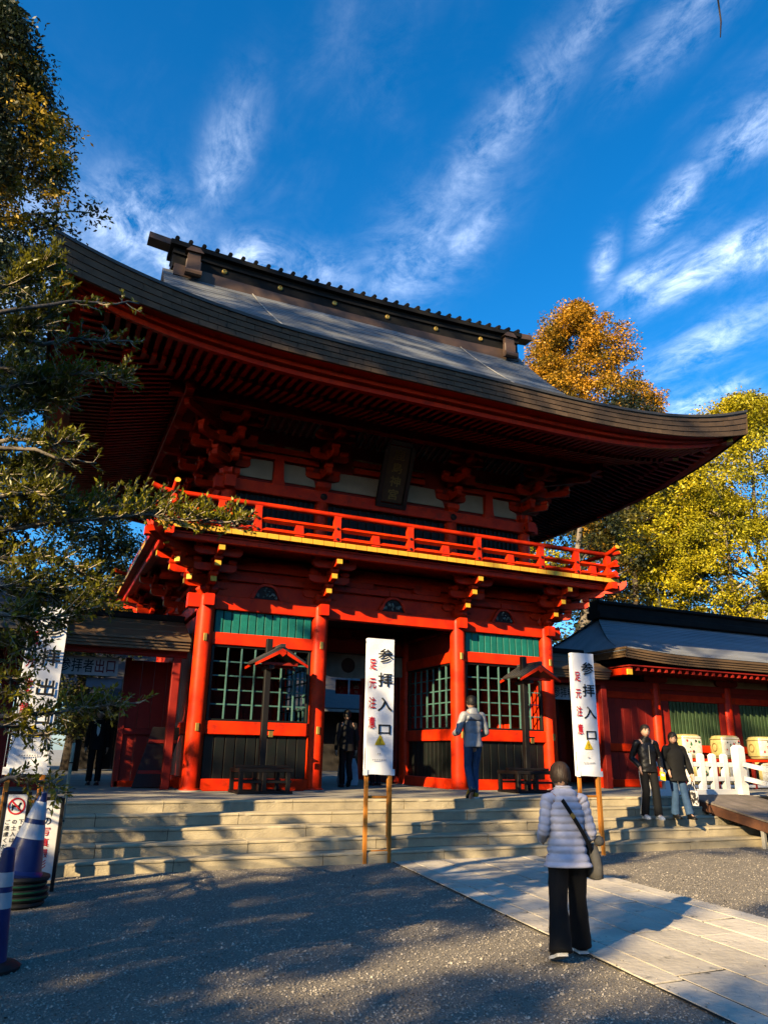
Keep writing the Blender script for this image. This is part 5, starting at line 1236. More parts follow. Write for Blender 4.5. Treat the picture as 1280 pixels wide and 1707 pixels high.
for bi, (pp_, Y, ntw, tl, upw) in enumerate(LB):
    pts = [pix(x, y, Y+rng.normal()*.05) for x, y in pp_]
    j = min(range(len(tp_)), key=lambda k: abs(tp_[k].z-(pts[0].z-.25))); start = tp_[j]; pts = [start, start.lerp(pts[0],.5)+Vector((0,0,.06))]+pts
    # smooth the bough
    sm = []
    for i in range(len(pts)-1):
        for t in (0,.33,.66): sm.append(pts[i].lerp(pts[i+1],t)+Vector(rng.normal(size=3))*.008)
    sm.append(pts[-1]); n_s = len(sm)
    bb = MB(); bb.tube(sm, [.020*(1-i/n_s)+.004 for i in range(n_s)], 6); bo_ = build('bough', bb, BARK, ev, smooth=True)
    tw = MB()
    for k in range(int(ntw*1.5)):
        f = rng.uniform(.12,1)**.8*(n_s-1); i0 = min(int(f), n_s-2); a = sm[i0].lerp(sm[i0+1], f-i0); d0 = (sm[i0+1]-sm[i0]).normalized()
        d = (d0*rng.uniform(.2,1.1)+Vector(rng.normal(size=3))*.55+Vector((0,0,upw*rng.uniform(.2,1)))).normalized(); L = tl*rng.uniform(.5,1.3)
        e = a+d*L; tw.tube([a, a.lerp(e,.5)+Vector((0,0,-.01)), e], [.004,.003,.002], 3, cap=False)
        nlv = int(L/.013)
        for q in range(nlv):
            t = .25+.75*(q+.5)/nlv; sd = d.cross(Vector(rng.normal(size=3))).normalized(); LV.append(tuple(a.lerp(e,t))); LA.append(tuple((d*.7+sd*.9+Vector((0,0,.25+.3*upw))).normalized()))
        LV.append(tuple(e)); LA.append(tuple(d))
    tag(build('twigs', tw, TWIG, bo_, fix=False), kind='stuff')
LV = np.array(LV); LA = np.array(LA)
n = len(LV); ax = LA+rng.normal(size=(n,3))*.18; ax /= np.linalg.norm(ax,axis=1)[:,None]; nn = rng.normal(size=(n,3))*.6; nn[:,2] += 1
sd = np.cross(ax,nn); sd /= np.linalg.norm(sd,axis=1)[:,None]+1e-9; nr = np.cross(sd,ax); L = rng.uniform(.030,.052,n)[:,None]; w = L*.42
near = np.arange(n)[LV[:,0] > -8.95]; pick = set(rng.choice(near, min(300,len(near)), replace=False).tolist())
lf_me = mesh_from('leaf', [(0,0,0),(.18,.45,.04),(0,.5,-.01),(0,1,-.06),(-.18,.45,.04)], [(0,1,2),(1,3,2),(0,2,4),(2,3,4)], NL)
V5 = np.stack([LV, LV+ax*L*.45+sd*w*.5+nr*L*.05, LV+ax*L*.5, LV+ax*L-nr*L*.06, LV+ax*L*.45-sd*w*.5+nr*L*.05], 1)
mask = np.ones(n, bool); mask[list(pick)] = False
for i in pick:
    X, Y, Z = sd[i]*L[i,0], ax[i]*L[i,0], nr[i]*L[i,0]
    link(bpy.data.objects.new('leaf', lf_me), ev, Matrix(((X[0],Y[0],Z[0],LV[i][0]),(X[1],Y[1],Z[1],LV[i][1]),(X[2],Y[2],Z[2],LV[i][2]),(0,0,0,1))))
Vr = V5[mask].reshape(-1,3); k = mask.sum(); Fr = (np.array([(0,1,2),(1,3,2),(0,2,4),(2,3,4)])[None]+(np.arange(k)*5)[:,None,None]).reshape(-1,3)
o = link(bpy.data.objects.new('crown', big_mesh('crown', Vr, Fr, NL)), ev, Matrix.Identity(4)); o['kind'] = 'stuff'
print('near leaves', n)
# unseen leaf clumps added to its crown, up-sun, to dapple the steps
cl = []
for k in range(100):
    x = lr0.uniform(-7.5,-4.9) if k < 62 else lr0.uniform(-5.2,4.0); P_ = Vector((x, -D0-lr0.uniform(0,1.5), lr0.uniform(.05,.8))); s_ = (x+lr0.uniform(10.6,12.8))/SUN.x; q = P_-SUN*s_
    cl.append((q.x, q.y, q.z, lr0.uniform(.13,.30) if k < 62 else lr0.uniform(.09,.2)))
crown(ev, np.array(cl), 150, .06, .42, NL, flat=.8)
for k in range(0,100,9):
    bb = MB(); pts, rr = limb(tp_[min(12,max(3,int(cl[k][2]/7.6*12)))], cl[k][:3], .03, .006, .08); bb.tube(pts, rr, 5); build('bough', bb, BARK, ev, smooth=True)
# ------- the grove behind the photographer's left that dapples the light; crown gaps cut to set the sun patches
lit = []
def L_(p, r): lit.append((p, r))
for x in np.arange(-5.4,5.6,.4): L_((x,-1.3,5.95),.30)
for x in np.arange(1.9,8.2,.5): L_((x,-3.67,9.0+max(0,(x-4))*.12),.50); L_((x,-3.67,8.75+max(0,(x-4))*.12),.4)
for x in (2.5,4,5.5): L_((x,-1.6,9.8),.3)
for p, r in (((-3.6,.4,11.9),.12),((-2.2,-1.2,10.6),.12),((-4.6,1.6,13.0),.25),((-3.4,2.2,13.6),.2),((-.5,-2.8,9.3),.12),((-4.98,2.2,13.8),.2),((1.0,1.2,12.4),.12),((-1.2,.8,12.2),.10)): L_(p, r)
for p, r in (((1.60,-.18,4.2),.22),((1.60,-.18,3.7),.16),((1.6,-.18,2.6),.14),((-1.85,-.18,3.3),.26),((-1.85,-.18,2.9),.26),((-1.85,-.18,2.3),.2),((-2.3,-.1,2.0),.2),((-3.1,0,4.1),.12),((-2.75,0,4.0),.16),((2.15,0,4.1),.16),((2.5,0,4.1),.2),((2.2,0,3.75),.15),((4.15,-.18,4.5),.15),((4.1,-.15,3.4),.22),
             ((2.4,-.03,3.3),.35),((2.9,-.03,2.9),.3),((3.6,.5,3.0),.4),((3.6,.5,2.5),.4),((-2.2,0,2.4),.2),((1.7,1.2,1.95),.15),((1.0,-.1,4.4),.16),((-.9,-.1,4.4),.16),((.2,-.1,4.4),.1)): L_(p, r)
for p, r in (((-4.0,-.08,2.0),.2),((-2.6,-.08,2.0),.22),((-3.2,-.08,3.76),.18),((-2.4,-.08,3.76),.15),((-3.6,-.1,.95),.15),((2.3,-.08,2.0),.2),((3.0,-.08,3.76),.22),((3.4,-.08,2.0),.15),((4.2,-.18,2.4),.2),((4.2,-.18,1.3),.15),((1.7,-.18,1.4),.2),((1.7,-.18,3.1),.2),((-1.75,-.18,1.5),.15),((-4.25,-.18,2.6),.12),((2.6,-.1,4.5),.15),((-2.7,-.1,4.5),.15),((-5.1,-.5,5.2),.45),((-5.3,.5,5.5),.35),((-4.6,0,4.6),.4),((-4.45,.1,3.8),.22),((-4.42,.2,3.2),.15),((-5.0,.3,3.95),.4),((-5.6,.4,4.0),.12)): L_(p, r)
lr = np.random.default_rng(21)
for i in range(46):
    k = lr.integers(0,5); x = lr.uniform(-5.4,5.5); L_((x,-D0-k*TR,H-(k+.5)*RS), lr.choice([.08,.12,.17,.24]))
for x in np.arange(-1.8,5.6,.55): L_((x+lr.normal()*.15,-D0-lr.uniform(0,.9),H-lr.uniform(0,.35)), lr.uniform(.1,.28))
for x in (-6.6,-6.1,-5.7): L_((x,-4.35,.1),.10)
def gpx(x, y, r): p = pix(x,y,-5); d = (p-CAMP); t = -CAMP.z/d.z; q = CAMP+d*t; L_(tuple(q), r*1.5)
for x, y, r in ((1110,1452,.22),(1180,1455,.25),(1250,1440,.25),(1160,1478,.25),(1230,1480,.32),(1275,1480,.3),(800,1583,.20),(850,1576,.22),(1180,1560,.22),(1240,1570,.24),(1100,1585,.16),(1060,1620,.18),(1150,1600,.2),(640,1395,.15),(230,1440,.12),(330,1432,.14),(560,1640,.10)): gpx(x,y,r)
for z in np.arange(1.5,3.4,.3): L_((-2.13,-4.3,z),.24); L_((1.74,-4.5,z),.22)
for x in np.arange(9.3,16,.6): L_((x,-.25,4.28),.34)
for p, r in (((8.45,.95,2.6),.28),((8.3,.95,2.3),.3),((9.2,.95,2.2),.3),((9.6,.95,2.0),.3),((6.7,-2.5,1.5),.4),((7.3,-2.5,1.6),.4),((6.2,-2.5,1.2),.3),((8.8,.1,2.0),.4),((10.3,.1,2.0),.4),((11.6,.1,1.9),.4),((7.4,-2.6,1.3),.4),((3.3,-3.75,1.9),.2),((3.6,-3.8,.8),.25),((4.3,-3.8,.9),.2),((.1,-2.9,2.2),.3),((.15,-2.9,1.7),.25),((6.4,-3.6,.8),.35),
             ): L_(p, r)
for bi in (0,1,2,3,4,5,6,7,8,9,10):
    pp_, Y = LB[bi][0], LB[bi][1]
    for x, y in pp_[1:]: L_(tuple(pix(x,y-8,Y)), .42)
LS = sunxy(np.array([p for p,_ in lit])); LRd = np.array([r for _,r in lit])
trunks = [(-24,-7.5,25),(-27,-12,29),(-22.5,-16.5,28),(-27,-21,27),(-22,-25.5,24),(-17.5,-27.5,17)]
names_ = ['tall dark evergreen of the grove left of the photographer, nearest the gate','tallest evergreen of the grove left of the photographer','evergreen in the middle of the grove left of the photographer','evergreen towards the back of the grove left of the photographer','evergreen at the back of the grove behind the photographer','lower evergreen behind the photographer']
NC = 6200; Q = np.stack([rng.uniform(-29.5,-18.5,NC), rng.uniform(-30,-5,NC), 1.5+rng.random(NC)*28.5], 1); cr = rng.uniform(.28,.5,NC)
tx_ = np.array(trunks); which = np.argmin((Q[:,None,0]-tx_[None,:,0])**2+(Q[:,None,1]-tx_[None,:,1])**2, 1); Qs = sunxy(Q)
dm = np.sqrt(((Qs[:,None]-LS[None])**2).sum(2))-LRd[None]; keep = (dm.min(1) > cr*.6) & (Q[:,2] < tx_[which,2])
# extra leaf clumps added up-sun to force shade on steps, ground and eave
sh_ = []
for x in np.arange(-7.6,-5.2,.35):
    for k in range(5): sh_.append((x,-D0-k*TR,H-(k+.5)*RS))
for k in range(26): sh_.append((lr.uniform(-5.2,4.5),-D0-lr.integers(0,5)*TR,H-lr.uniform(0,.8)))
for z in np.arange(1.2,3.4,.35): sh_.append((-7.12,-4.72,z))
for x in np.arange(-7,-2.2,.7):
    for y in np.arange(-13.5,-5.4,.7):
        for q in range(1): sh_.append((x+lr.normal()*.1,y+lr.normal()*.1,.05))
for z in (.3,.7,1.1,1.5):
    for dx in (-.25,.1): sh_.append((-2.72+dx,-9.7,z))
for x in np.arange(-7.8,1.5,.5):
    for z in (8.75,9.0): sh_.append((x,-3.67,z+max(0,(-x-4)*.15)))
sh_ = np.array(sh_); sh_ = np.repeat(sh_, 3, 0); ss = rng.uniform(0,1,len(sh_)); s_par = (sh_[:,0]-(-28+9*ss))/SUN.x
Q2 = sh_-np.outer(s_par, np.array(SUN))+rng.normal(size=sh_.shape)*.15; c2 = rng.uniform(.3,.45,len(Q2)); dm2 = np.sqrt(((sunxy(Q2)[:,None]-LS[None])**2).sum(2))-LRd[None]
k2 = dm2.min(1) > c2*.6; Q = np.concatenate([Q,Q2]); cr = np.concatenate([cr,c2]); which = np.argmin((Q[:,None,0]-tx_[None,:,0])**2+(Q[:,None,1]-tx_[None,:,1])**2, 1); keep = np.concatenate([keep, k2])
# stay below the line that lets the sun over onto the roof's right end
for i, (x, y, tp) in enumerate(trunks):
    t = thing('grove_tree', names_[i], 'tree', (x,y,0), group='grove that shades the forecourt')
    bb = MB(); pts, rr = limb((x,y,0),(x+.3,y,tp*.95),.38,.05,0,10,.04); bb.tube(pts, rr, 10); build('trunk', bb, BARKD, t, smooth=True)
    cl = np.concatenate([Q[keep & (which == i)], cr[keep & (which == i)][:,None]], 1)
    if len(cl): crown(t, cl, 30, .19, .55, DKG)
    for k in range(10):
        if len(cl) == 0: break
        c = cl[rng.integers(len(cl))]; bb = MB(); pts, rr = limb((x+.1,y,max(1.5,c[2]-2)),(c[0],c[1],c[2]),.09,.03,.05); bb.tube(pts, rr, 6); build('limb', bb, BARKD, t)
# a bare branch tip hanging into the top right of the view, from a tree standing behind the photographer
ob = thing('overhanging_branch', 'thin dark branch tip hanging into the sky at the top right corner', 'branch', (-2.0,-18.5,0))
tip = [pix(1200,62,-11.0), pix(1201,36,-11.0), pix(1196,0,-11.0), pix(1180,-90,-11.1), pix(1140,-300,-11.4)]
bb = MB(); bb.tube(tip+[Vector((-2.2,-14,7.2)), Vector((-2.0,-17,6.4)), Vector((-2.0,-18.4,5))], [.006,.010,.011,.014,.025,.06,.09,.12], 7); build('branch', bb, BARKD, ob, smooth=True)
bb = MB(); bb.tube([(-2,-18.5,0),(-2,-18.45,5.2),(-1.9,-18.6,9)], [.22,.15,.05], 9); build('trunk', bb, BARKD, ob, smooth=True)
print('leaf quads', LEAVES)

# unseen wood round the forecourt's other sides, one mass added to cut sky light
ang = np.linspace(R_(-112), R_(8), 3000)+rng.normal(size=3000)*.01; rad_ = rng.uniform(27,34,3000); zz = rng.random(3000)**.8*9*(1+.12*np.sin(ang*23))
fc = np.stack([np.cos(ang)*rad_+1, np.sin(ang)*rad_-5, zz+.5, rng.uniform(.8,1.5,3000)], 1)
fc = fc[(fc[:,1] < 3)]
fo = crown(None, fc, 16, .75, .6, DKG, name='unseen_forest')

# ================================================================ PEOPLE
SKIN = mat('skin', (.50,.30,.21), .55, (.46,.26,.18), 20); HAIRB = mat('black_hair', (.012,.010,.009), .5, (.02,.016,.013), 60, .3, 80, stretch=(1,1,.15)); HAIRD = mat('dark_brown_hair', (.03,.018,.012), .5, (.045,.028,.018), 50, .3, 80, stretch=(1,1,.15))
EYEM = mat('eye_dark', (.02,.015,.012), .3); LIP = mat('lip', (.36,.13,.11), .5)
def eval_mesh(o):
    dg = bpy.context.evaluated_depsgraph_get(); dg.update(); e = o.evaluated_get(dg); m = e.to_mesh()
    v = [tuple(p.co) for p in m.vertices]; f = [tuple(p.vertices) for p in m.polygons]; e.to_mesh_clear(); return v, f
def skin_body(J, edges, rad, head, voxel=.011):
    """joints grown into one surface, head and all, then fused"""
    keys = list(J); me = bpy.data.meshes.new('b'); me.from_pydata([tuple(J[k]) for k in keys], [(keys.index(a), keys.index(b)) for a, b in edges], [])
    o = bpy.data.objects.new('b', me); COL.objects.link(o); md = o.modifiers.new('s','SKIN'); md.use_smooth_shade = True
    for i, k in enumerate(keys):
        r = rad.get(k, .03); me.skin_vertices[0].data[i].radius = (r, r) if not isinstance(r, tuple) else r
        me.skin_vertices[0].data[i].use_root = (k == 'pelvis')
    o.modifiers.new('u','SUBSURF').levels = 1
    v, f = eval_mesh(o); bpy.data.objects.remove(o); mb = MB(); mb.add(v, f); mb.add(*head)
    me2 = bpy.data.meshes.new('b2'); me2.from_pydata(mb.v, [], mb.f); o2 = bpy.data.objects.new('b2', me2); COL.objects.link(o2)
    r = o2.modifiers.new('r','REMESH'); r.mode = 'VOXEL'; r.voxel_size = voxel; s = o2.modifiers.new('sm','SMOOTH'); s.factor = .5; s.iterations = 2
    v, f = eval_mesh(o2); bpy.data.objects.remove(o2); return v, f
def head_geo(c, fwd, up, s):
    """skull with jaw, nose, ears; fwd/up unit vectors, s = head height"""
    fwd = Vector(fwd).normalized(); up = Vector(up); up = (up-fwd*up.dot(fwd)).normalized(); rt = fwd.cross(up); vs = []; fs = []; nu, nv = 24, 18
    for j in range(nv+1):
        ph = math.pi*j/nv; z = math.cos(ph); rr = math.sin(ph)
        for i in range(nu):
            th = 2*math.pi*i/nu; x = math.cos(th)*rr; y = math.sin(th)*rr        # y forward
            w = .36; d = .43
            if z < 0: w *= 1-.30*z*z*1.2; 
            if z < 0 and y < 0: d *= 1-.25*(-z)
            px_ = x*w; py = y*d+(.04 if z < -.2 and y > 0 else 0); pz = z*.5
            if y > .55 and abs(x) < .22:                                      # nose
                if -.32 < z < .08: py += .085*(1-abs(x)/.22)*max(0,1-abs(z+.20)/.30)
            if y > .35 and .02 < z < .26 and .12 < abs(x) < .55: py -= .025   # eye sockets
            if y > .5 and -.62 < z < -.42 and abs(x) < .3: py += .018         # lips
            vs.append(c+(rt*px_+fwd*py+up*pz)*s)
    fs = [(j*nu+i, j*nu+(i+1)%nu, (j+1)*nu+(i+1)%nu, (j+1)*nu+i) for j in range(nv) for i in range(nu)]
    b0 = MB(); b0.add(vs, fs)
    for sx in (-1,1):
        cc = c+rt*(sx*.37*s)+up*(-.02*s)-fwd*(.02*s); b0.lathe([(.02*s,-.03*s),(.085*s,-.015*s),(.095*s,.01*s),(.03*s,.025*s)], cc, 10, X=up, Y=fwd*.6, Z=rt*sx)
    return (b0.v, b0.f), (fwd, up, rt)
def hair_geo(c, F, s, lower, m, parent, back=.0, fringe=.25, vol=1.10):
    fwd, up, rt = F; bb = MB(); nu, nv = 28, 14; P = []
    for j in range(nv+1):
        row = []
        for i in range(nu+1):
            th = 2*math.pi*i/nu; y = math.sin(th); front = max(0,y)
            ph_max = math.pi*(lower-(lower-.36+fringe*.0)*front**.7) if front > 0 else math.pi*lower
            ph_max *= 1+.10*math.sin(5*th+1)*front+.05*math.sin(13*th); ph = ph_max*j/nv; z = math.cos(ph); r = math.sin(ph)**.9 if math.sin(ph) > 0 else 0
            w = .36*vol+.012*math.sin(9*th+3*j); d = .43*vol+.01*math.sin(7*th)
            if lower > .6 and z < 0: r = max(r, .80)
            gro = 1+.022*math.sin(17*th+2.2*math.sin(3*j))+.016*math.sin(31*th-j)+.012*rng.normal(); row.append(c+(rt*(math.cos(th)*r*w*gro)+fwd*(y*r*d*gro-.02)+up*(z*.5*vol*(.5+.5*gro)+.005))*s)
        P.append(row)
    q_ = random.Random(int(abs(c.x)*1000)+7)
    for k in range(190):
        th = q_.uniform(0,6.283); y = math.sin(th); front = max(0,y); pm_ = math.pi*(lower-(lower-.36)*front**.7)*q_.uniform(.86,1.07); p0_ = q_.uniform(.02,.45)*pm_; L1 = []; L2 = []; g = q_.uniform(1.0,1.055); dt = q_.uniform(-.25,.25)
        for s_ in range(7):
            ph = p0_+(pm_-p0_)*s_/6; t2 = th+dt*s_/6; z = math.cos(ph); r = max(0,math.sin(ph))**.9
            if lower > .6 and z < 0: r = max(r,.80)
            gg = g+.03*math.sin(s_*.9)*(s_ < 6); w2 = .045*(1-s_/7.5)
            for L_k, o_ in ((L1,-w2),(L2,w2)): L_k.append(c+(rt*(math.cos(t2+o_)*r*.36*vol*gg)+fwd*(math.sin(t2+o_)*r*.43*vol*gg-.02)+up*(z*.5*vol*(.4+.6*gg)+.008))*s)
        bb.grid([L1,L2])
    bb.grid(P); inn = [[c+(p-c)*.93 for p in r] for r in P]; bb.grid(inn); bb.grid([P[-1], inn[-1]]); return build('hair', bb, m, parent, smooth=True, fix=True)
def face_bits(c, F, s, parent):
    fwd, up, rt = F
    for sx in (-1,1):
        bb = MB(); bb.lathe([(.01*s,0),(.05*s,.01*s),(.03*s,.03*s)], c+fwd*(.375*s)+rt*(sx*.15*s)+up*(.05*s), 10, X=rt, Y=up*.55, Z=fwd); build('eye', bb, EYEM, parent)
        bb = MB(); bb.obox(c+fwd*(.405*s)+rt*(sx*.155*s)+up*(.14*s), .07*s, .012*s, .014*s, rt, fwd, up); build('eyebrow', bb, HAIRB, parent)
    bb = MB(); bb.lathe([(.02*s,0),(.09*s,.008*s),(.05*s,.022*s)], c+fwd*(.42*s)-up*(.26*s), 12, X=rt, Y=up*.35, Z=fwd); build('mouth', bb, LIP, parent)
def ringpts(c, ax, rx, ry, ref, n=22, sq=2.2):
    ax = Vector(ax).normalized(); X = Vector(ref); X = (X-ax*X.dot(ax)).normalized(); Y = ax.cross(X); out = []
    for i in range(n):
        th = 2*math.pi*i/n; cs, sn = math.cos(th), math.sin(th); q = (abs(cs)**sq+abs(sn)**sq)**(-1/sq); out.append(Vector(c)+X*(rx*q*cs)+Y*(ry*q*sn))
    return out
def sweep(path, radii, ref, n=22, steps=None, quilt=0, pitch=.05, wrinkle=0, seed=0, sq=2.1):
    """garment tube along a joint path; radii (rx,ry) per joint; quilt = depth of stitched channels"""
    path = [Vector(p) for p in path]; L = [0]
    for a, b in zip(path, path[1:]): L.append(L[-1]+(b-a).length)
    tot = L[-1]; N = steps or max(6, int(tot/(pitch/7 if quilt else .02))); rings = []; q = random.Random(seed); ph = [q.uniform(0,6.28) for _ in range(6)]
    for k in range(N+1):
        s = tot*k/N; i = min(len(L)-2, max(j for j in range(len(L)) if L[j] <= s+1e-9)); t = (s-L[i])/max(1e-6, L[i+1]-L[i]); ts = t*t*(3-2*t)
        # Catmull-like smoothing of the path
        p0 = path[max(i-1,0)]; p1 = path[i]; p2 = path[i+1]; p3 = path[min(i+2,len(path)-1)]
        c = .5*((2*p1)+(p2-p0)*t+(2*p0-5*p1+4*p2-p3)*t*t+(3*p1-p0-3*p2+p3)*t**3); d = (p2-p0)*(1-t)+(p3-p1)*t
        rx = radii[i][0]+(radii[i+1][0]-radii[i][0])*ts; ry = radii[i][1]+(radii[i+1][1]-radii[i][1])*ts
        puff = quilt*(abs(math.sin(math.pi*(s/pitch+.10*math.sin(s*9+seed))))**.55-.6) if quilt else 0
        R = ringpts(c, d, rx+puff, ry+puff, ref, n, sq)
        if wrinkle: R = [c+(p-c)*(1+wrinkle*(math.sin(s*38+3*a+ph[0])+.7*math.sin(s*71-5*a+ph[1])+.5*math.sin(9*a+s*20+ph[2]))) for a, p in ((2*math.pi*j/n, p) for j, p in enumerate(R))]
        rings.append(R)
    return rings
def hand(J, E, Rd, side, wr, dirv, palm, curl=.5, s=1.0):
    """wrist -> palm -> five bent fingers of unequal length"""
    d = Vector(dirv).normalized(); pn = Vector(palm); pn = (pn-d*pn.dot(d)).normalized(); w = d.cross(pn)*side; k = side_name = 'L' if side < 0 else 'R'
    pal = Vector(wr)+d*.055*s; J['palm'+k] = pal; E.append(('wr'+k,'palm'+k)); Rd['palm'+k] = (.036*s,.018*s)
    for i, (off, ln) in enumerate(((-.033,.062),(-.011,.076),(.011,.071),(.033,.056))):
        a = pal+d*.035*s+w*off*s; b = a+d*ln*.5*s*math.cos(curl*.5)+pn*ln*.5*s*math.sin(curl*.5)+w*off*.15; c = b+d*ln*.55*s*math.cos(curl*1.6)+pn*ln*.55*s*math.sin(curl*1.6)
        for nm, p, r in (('a',a,.0105),('b',b,.0095),('c',c,.0075)): J[f'f{i}{nm}{k}'] = p; Rd[f'f{i}{nm}{k}'] = r*s
        E += [('palm'+k,f'f{i}a{k}'),(f'f{i}a{k}',f'f{i}b{k}'),(f'f{i}b{k}',f'f{i}c{k}')]
    a = Vector(wr)+d*.03*s-w*.034*s; b = a+d*.025*s-w*.022*s+pn*.014*s; c = b+d*.026*s+pn*.014*s
    for nm, p, r in (('a',a,.013),('b',b,.011),('c',c,.009)): J[f't{nm}{k}'] = p; Rd[f't{nm}{k}'] = r*s
    E += [('palm'+k,f'ta{k}'),(f'ta{k}',f'tb{k}'),(f'tb{k}',f'tc{k}')]
def shoe(c, fwd, up, m, sole, parent, L=.25, w=.047, name='shoe', high=.07):
    fwd = Vector(fwd).normalized(); up = Vector(up); up = (up-fwd*up.dot(fwd)).normalized(); rt = fwd.cross(up); c = Vector(c)
    prof = [(-.42,.75,.95,1.0),(-.36,.92,1.05,1.25),(-.2,.9,1.0,1.35),(0,.88,.9,1.1),(.2,1.05,.62,.75),(.38,1.0,.46,.55),(.5,.75,.34,.40),(.56,.40,.22,.26)]
    bb = MB(); rings = []
    for t, wf, h, hh in prof:
        o = c+fwd*(t*L); r = []
        for i in range(12):
            th = 2*math.pi*i/12; r.append(o+rt*(math.cos(th)*w*wf)+up*(max(0,.5+.5*math.sin(th))*high*hh+.012))
        rings.append(r)
    bb.loft(rings, 12); sh = build(name, bb, m, parent, smooth=True)
    bb = MB(); rings = []
    for t, wf, h, hh in prof:
        o = c+fwd*(t*L*1.03); ww = w*wf*1.08; rings.append([o-rt*ww, o+rt*ww, o+rt*ww+up*.024, o-rt*ww+up*.024])
    bb.loft(rings, 4); build('sole', bb, sole, sh); return sh
def figure(label, pos, rz, h, P, skin_r=1.0, head_tilt=(0,1,0), hair=('short', None), face=False, group=None):
    """P: joint positions for a 1 m tall person facing +Y, scaled by h; returns the thing, world matrix and joints"""
    D = T(*pos) @ RZ(rz); t = thing('person', label, 'person', pos, rz, group)
    J = {}; E = []; Rd = {}
    def W(p): return D @ (Vector(p)*h)
    B = dict(pelvis=(0,0,.53), belly=(0,.005,.61), chest=(0,.0,.72), neckb=(0,-.005,.82), neck=(0,.005,.86), shL=(-.105,-.005,.80), elL=(-.135,-.03,.63), wrL=(-.14,.02,.485), shR=(.105,-.005,.80), elR=(.135,-.03,.63), wrR=(.14,.02,.485),
             hipL=(-.052,0,.50), knL=(-.055,.01,.28), anL=(-.055,-.01,.05), hipR=(.052,0,.50), knR=(.055,.01,.28), anR=(.055,-.01,.05), head=(0,.015,.93))
    B.update(P); 
    for k, v in B.items():
        if k not in ('head','hdL','hdR','toeL','toeR','palL','palR','curl'): J[k] = W(v)
    rot = D.to_3x3()
    for k in 'LR':
        f = rot @ Vector(B.get('toe'+k,(0,1,0))); J['toe'+k] = J['an'+k]+f.normalized()*.085*h-Vector((0,0,.028*h))
    E = [('pelvis','belly'),('belly','chest'),('chest','neckb'),('neckb','neck')]
    for k in 'LR': E += [('neckb','sh'+k),('sh'+k,'el'+k),('el'+k,'wr'+k),('pelvis','hip'+k),('hip'+k,'kn'+k),('kn'+k,'an'+k),('an'+k,'toe'+k)]
    Rd = dict(pelvis=(.078*h,.058*h), belly=(.07*h,.055*h), chest=(.082*h,.058*h), neckb=(.05*h,.04*h), neck=.030*h)
    for k in 'LR': Rd.update({'sh'+k:.036*h,'el'+k:.024*h,'wr'+k:.017*h,'hip'+k:.05*h,'kn'+k:.032*h,'an'+k:.022*h,'toe'+k:.017*h})
    for k, s in (('L',-1),('R',1)):
        dv = rot @ Vector(B.get('hd'+k, (0,.15,-1))); pv = rot @ Vector(B.get('pal'+k, (-s,.1,0))); hand(J, E, Rd, s, J['wr'+k], dv, pv, B.get('curl',.5), h/1.65)
    hc = W(B['head']); fw = rot @ Vector(head_tilt); hg, F = head_geo(hc, fw, (0,0,1), .137*h)
    v, f = skin_body(J, E, Rd, hg); mb = MB(); mb.add(v, f); body = build('body', mb, SKIN, t, smooth=True, fix=False)
    if face: face_bits(hc, F, .137*h, t)
    if hair: hair_geo(hc, F, .137*h, hair[0], hair[1], t, vol=hair[2] if len(hair) > 2 else 1.10)
    return t, D, J, F, hc, rot
def garment(name, parts, m, parent, n=22, smooth=True):
    bb = MB()
    for r in parts: bb.loft(r, len(r[0]))
    return build(name, bb, m, parent, smooth=smooth)
def torso(J, rot, h, hem, w, quilt=0, wr=.012, flare=0, pitch=.05, neck=.052, seed=1, top=None):
    up = [J['pelvis'].lerp(J['belly'],-hem), J['pelvis'], J['belly'], J['chest'], J['neckb']-Vector((0,0,.005*h)), J['neck'] if top is None else top]
    ra = [(w*(1.02+flare),w*.78*(1+flare)),(w*1.0,w*.76),(w*.93,w*.72),(w*1.04,w*.72),(w*.72,w*.55),(neck*h,neck*h)]
    return sweep(up, ra, rot @ Vector((1,0,0)), 26, quilt=quilt, pitch=pitch, wrinkle=wr, seed=seed, sq=2.5)
def sleeve(J, k, h, r, quilt=0, rot=None, wr=.02, pitch=.05, seed=2, inn=.03):
    a = J['sh'+k]; b = J['el'+k]; c = J['wr'+k]; st = a.lerp(J['neckb'], .45)+Vector((0,0,-.012*h))
    return sweep([st, a, a.lerp(b,.5), b, b.lerp(c,.5), c], [(r*1.05,r*1.05),(r*1.05,r*1.05),(r,r),(r*.92,r*.92),(r*.85,r*.85),(r*.72,r*.72)], rot @ Vector((0,1,0)), 18, quilt=quilt, pitch=pitch, wrinkle=wr, seed=seed)
def trouser(J, k, h, r0, r1, r2, rot, wr=.02, seed=3, hemz=.02):
    a = J['hip'+k]; b = J['kn'+k]; c = J['an'+k]-Vector((0,0,hemz*h)); st = a+Vector((0,0,.012*h))
    return sweep([st, a, a.lerp(b,.5), b, b.lerp(c,.5), c], [(r0,r0*1.1),(r0,r0*1.1),((r0+r1)/2,(r0+r1)/2),(r1,r1),((r1+r2)/2,(r1+r2)/2),(r2,r2)], rot @ Vector((1,0,0)), 18, wrinkle=wr, seed=seed)
def hips(J, h, w, rot): return sweep([J['pelvis']-Vector((0,0,.05*h)), J['pelvis']-Vector((0,0,.01*h)), J['pelvis']+Vector((0,0,.03*h))], [(w*.86,w*.66),(w*.92,w*.68),(w*.86,w*.64)], rot @ Vector((1,0,0)), 22, sq=2.4)
def cloth(n, c, c2=None, rough=.85, sc=30, bump=.15): return mat(n, c, rough, c2, sc, bump, 120)
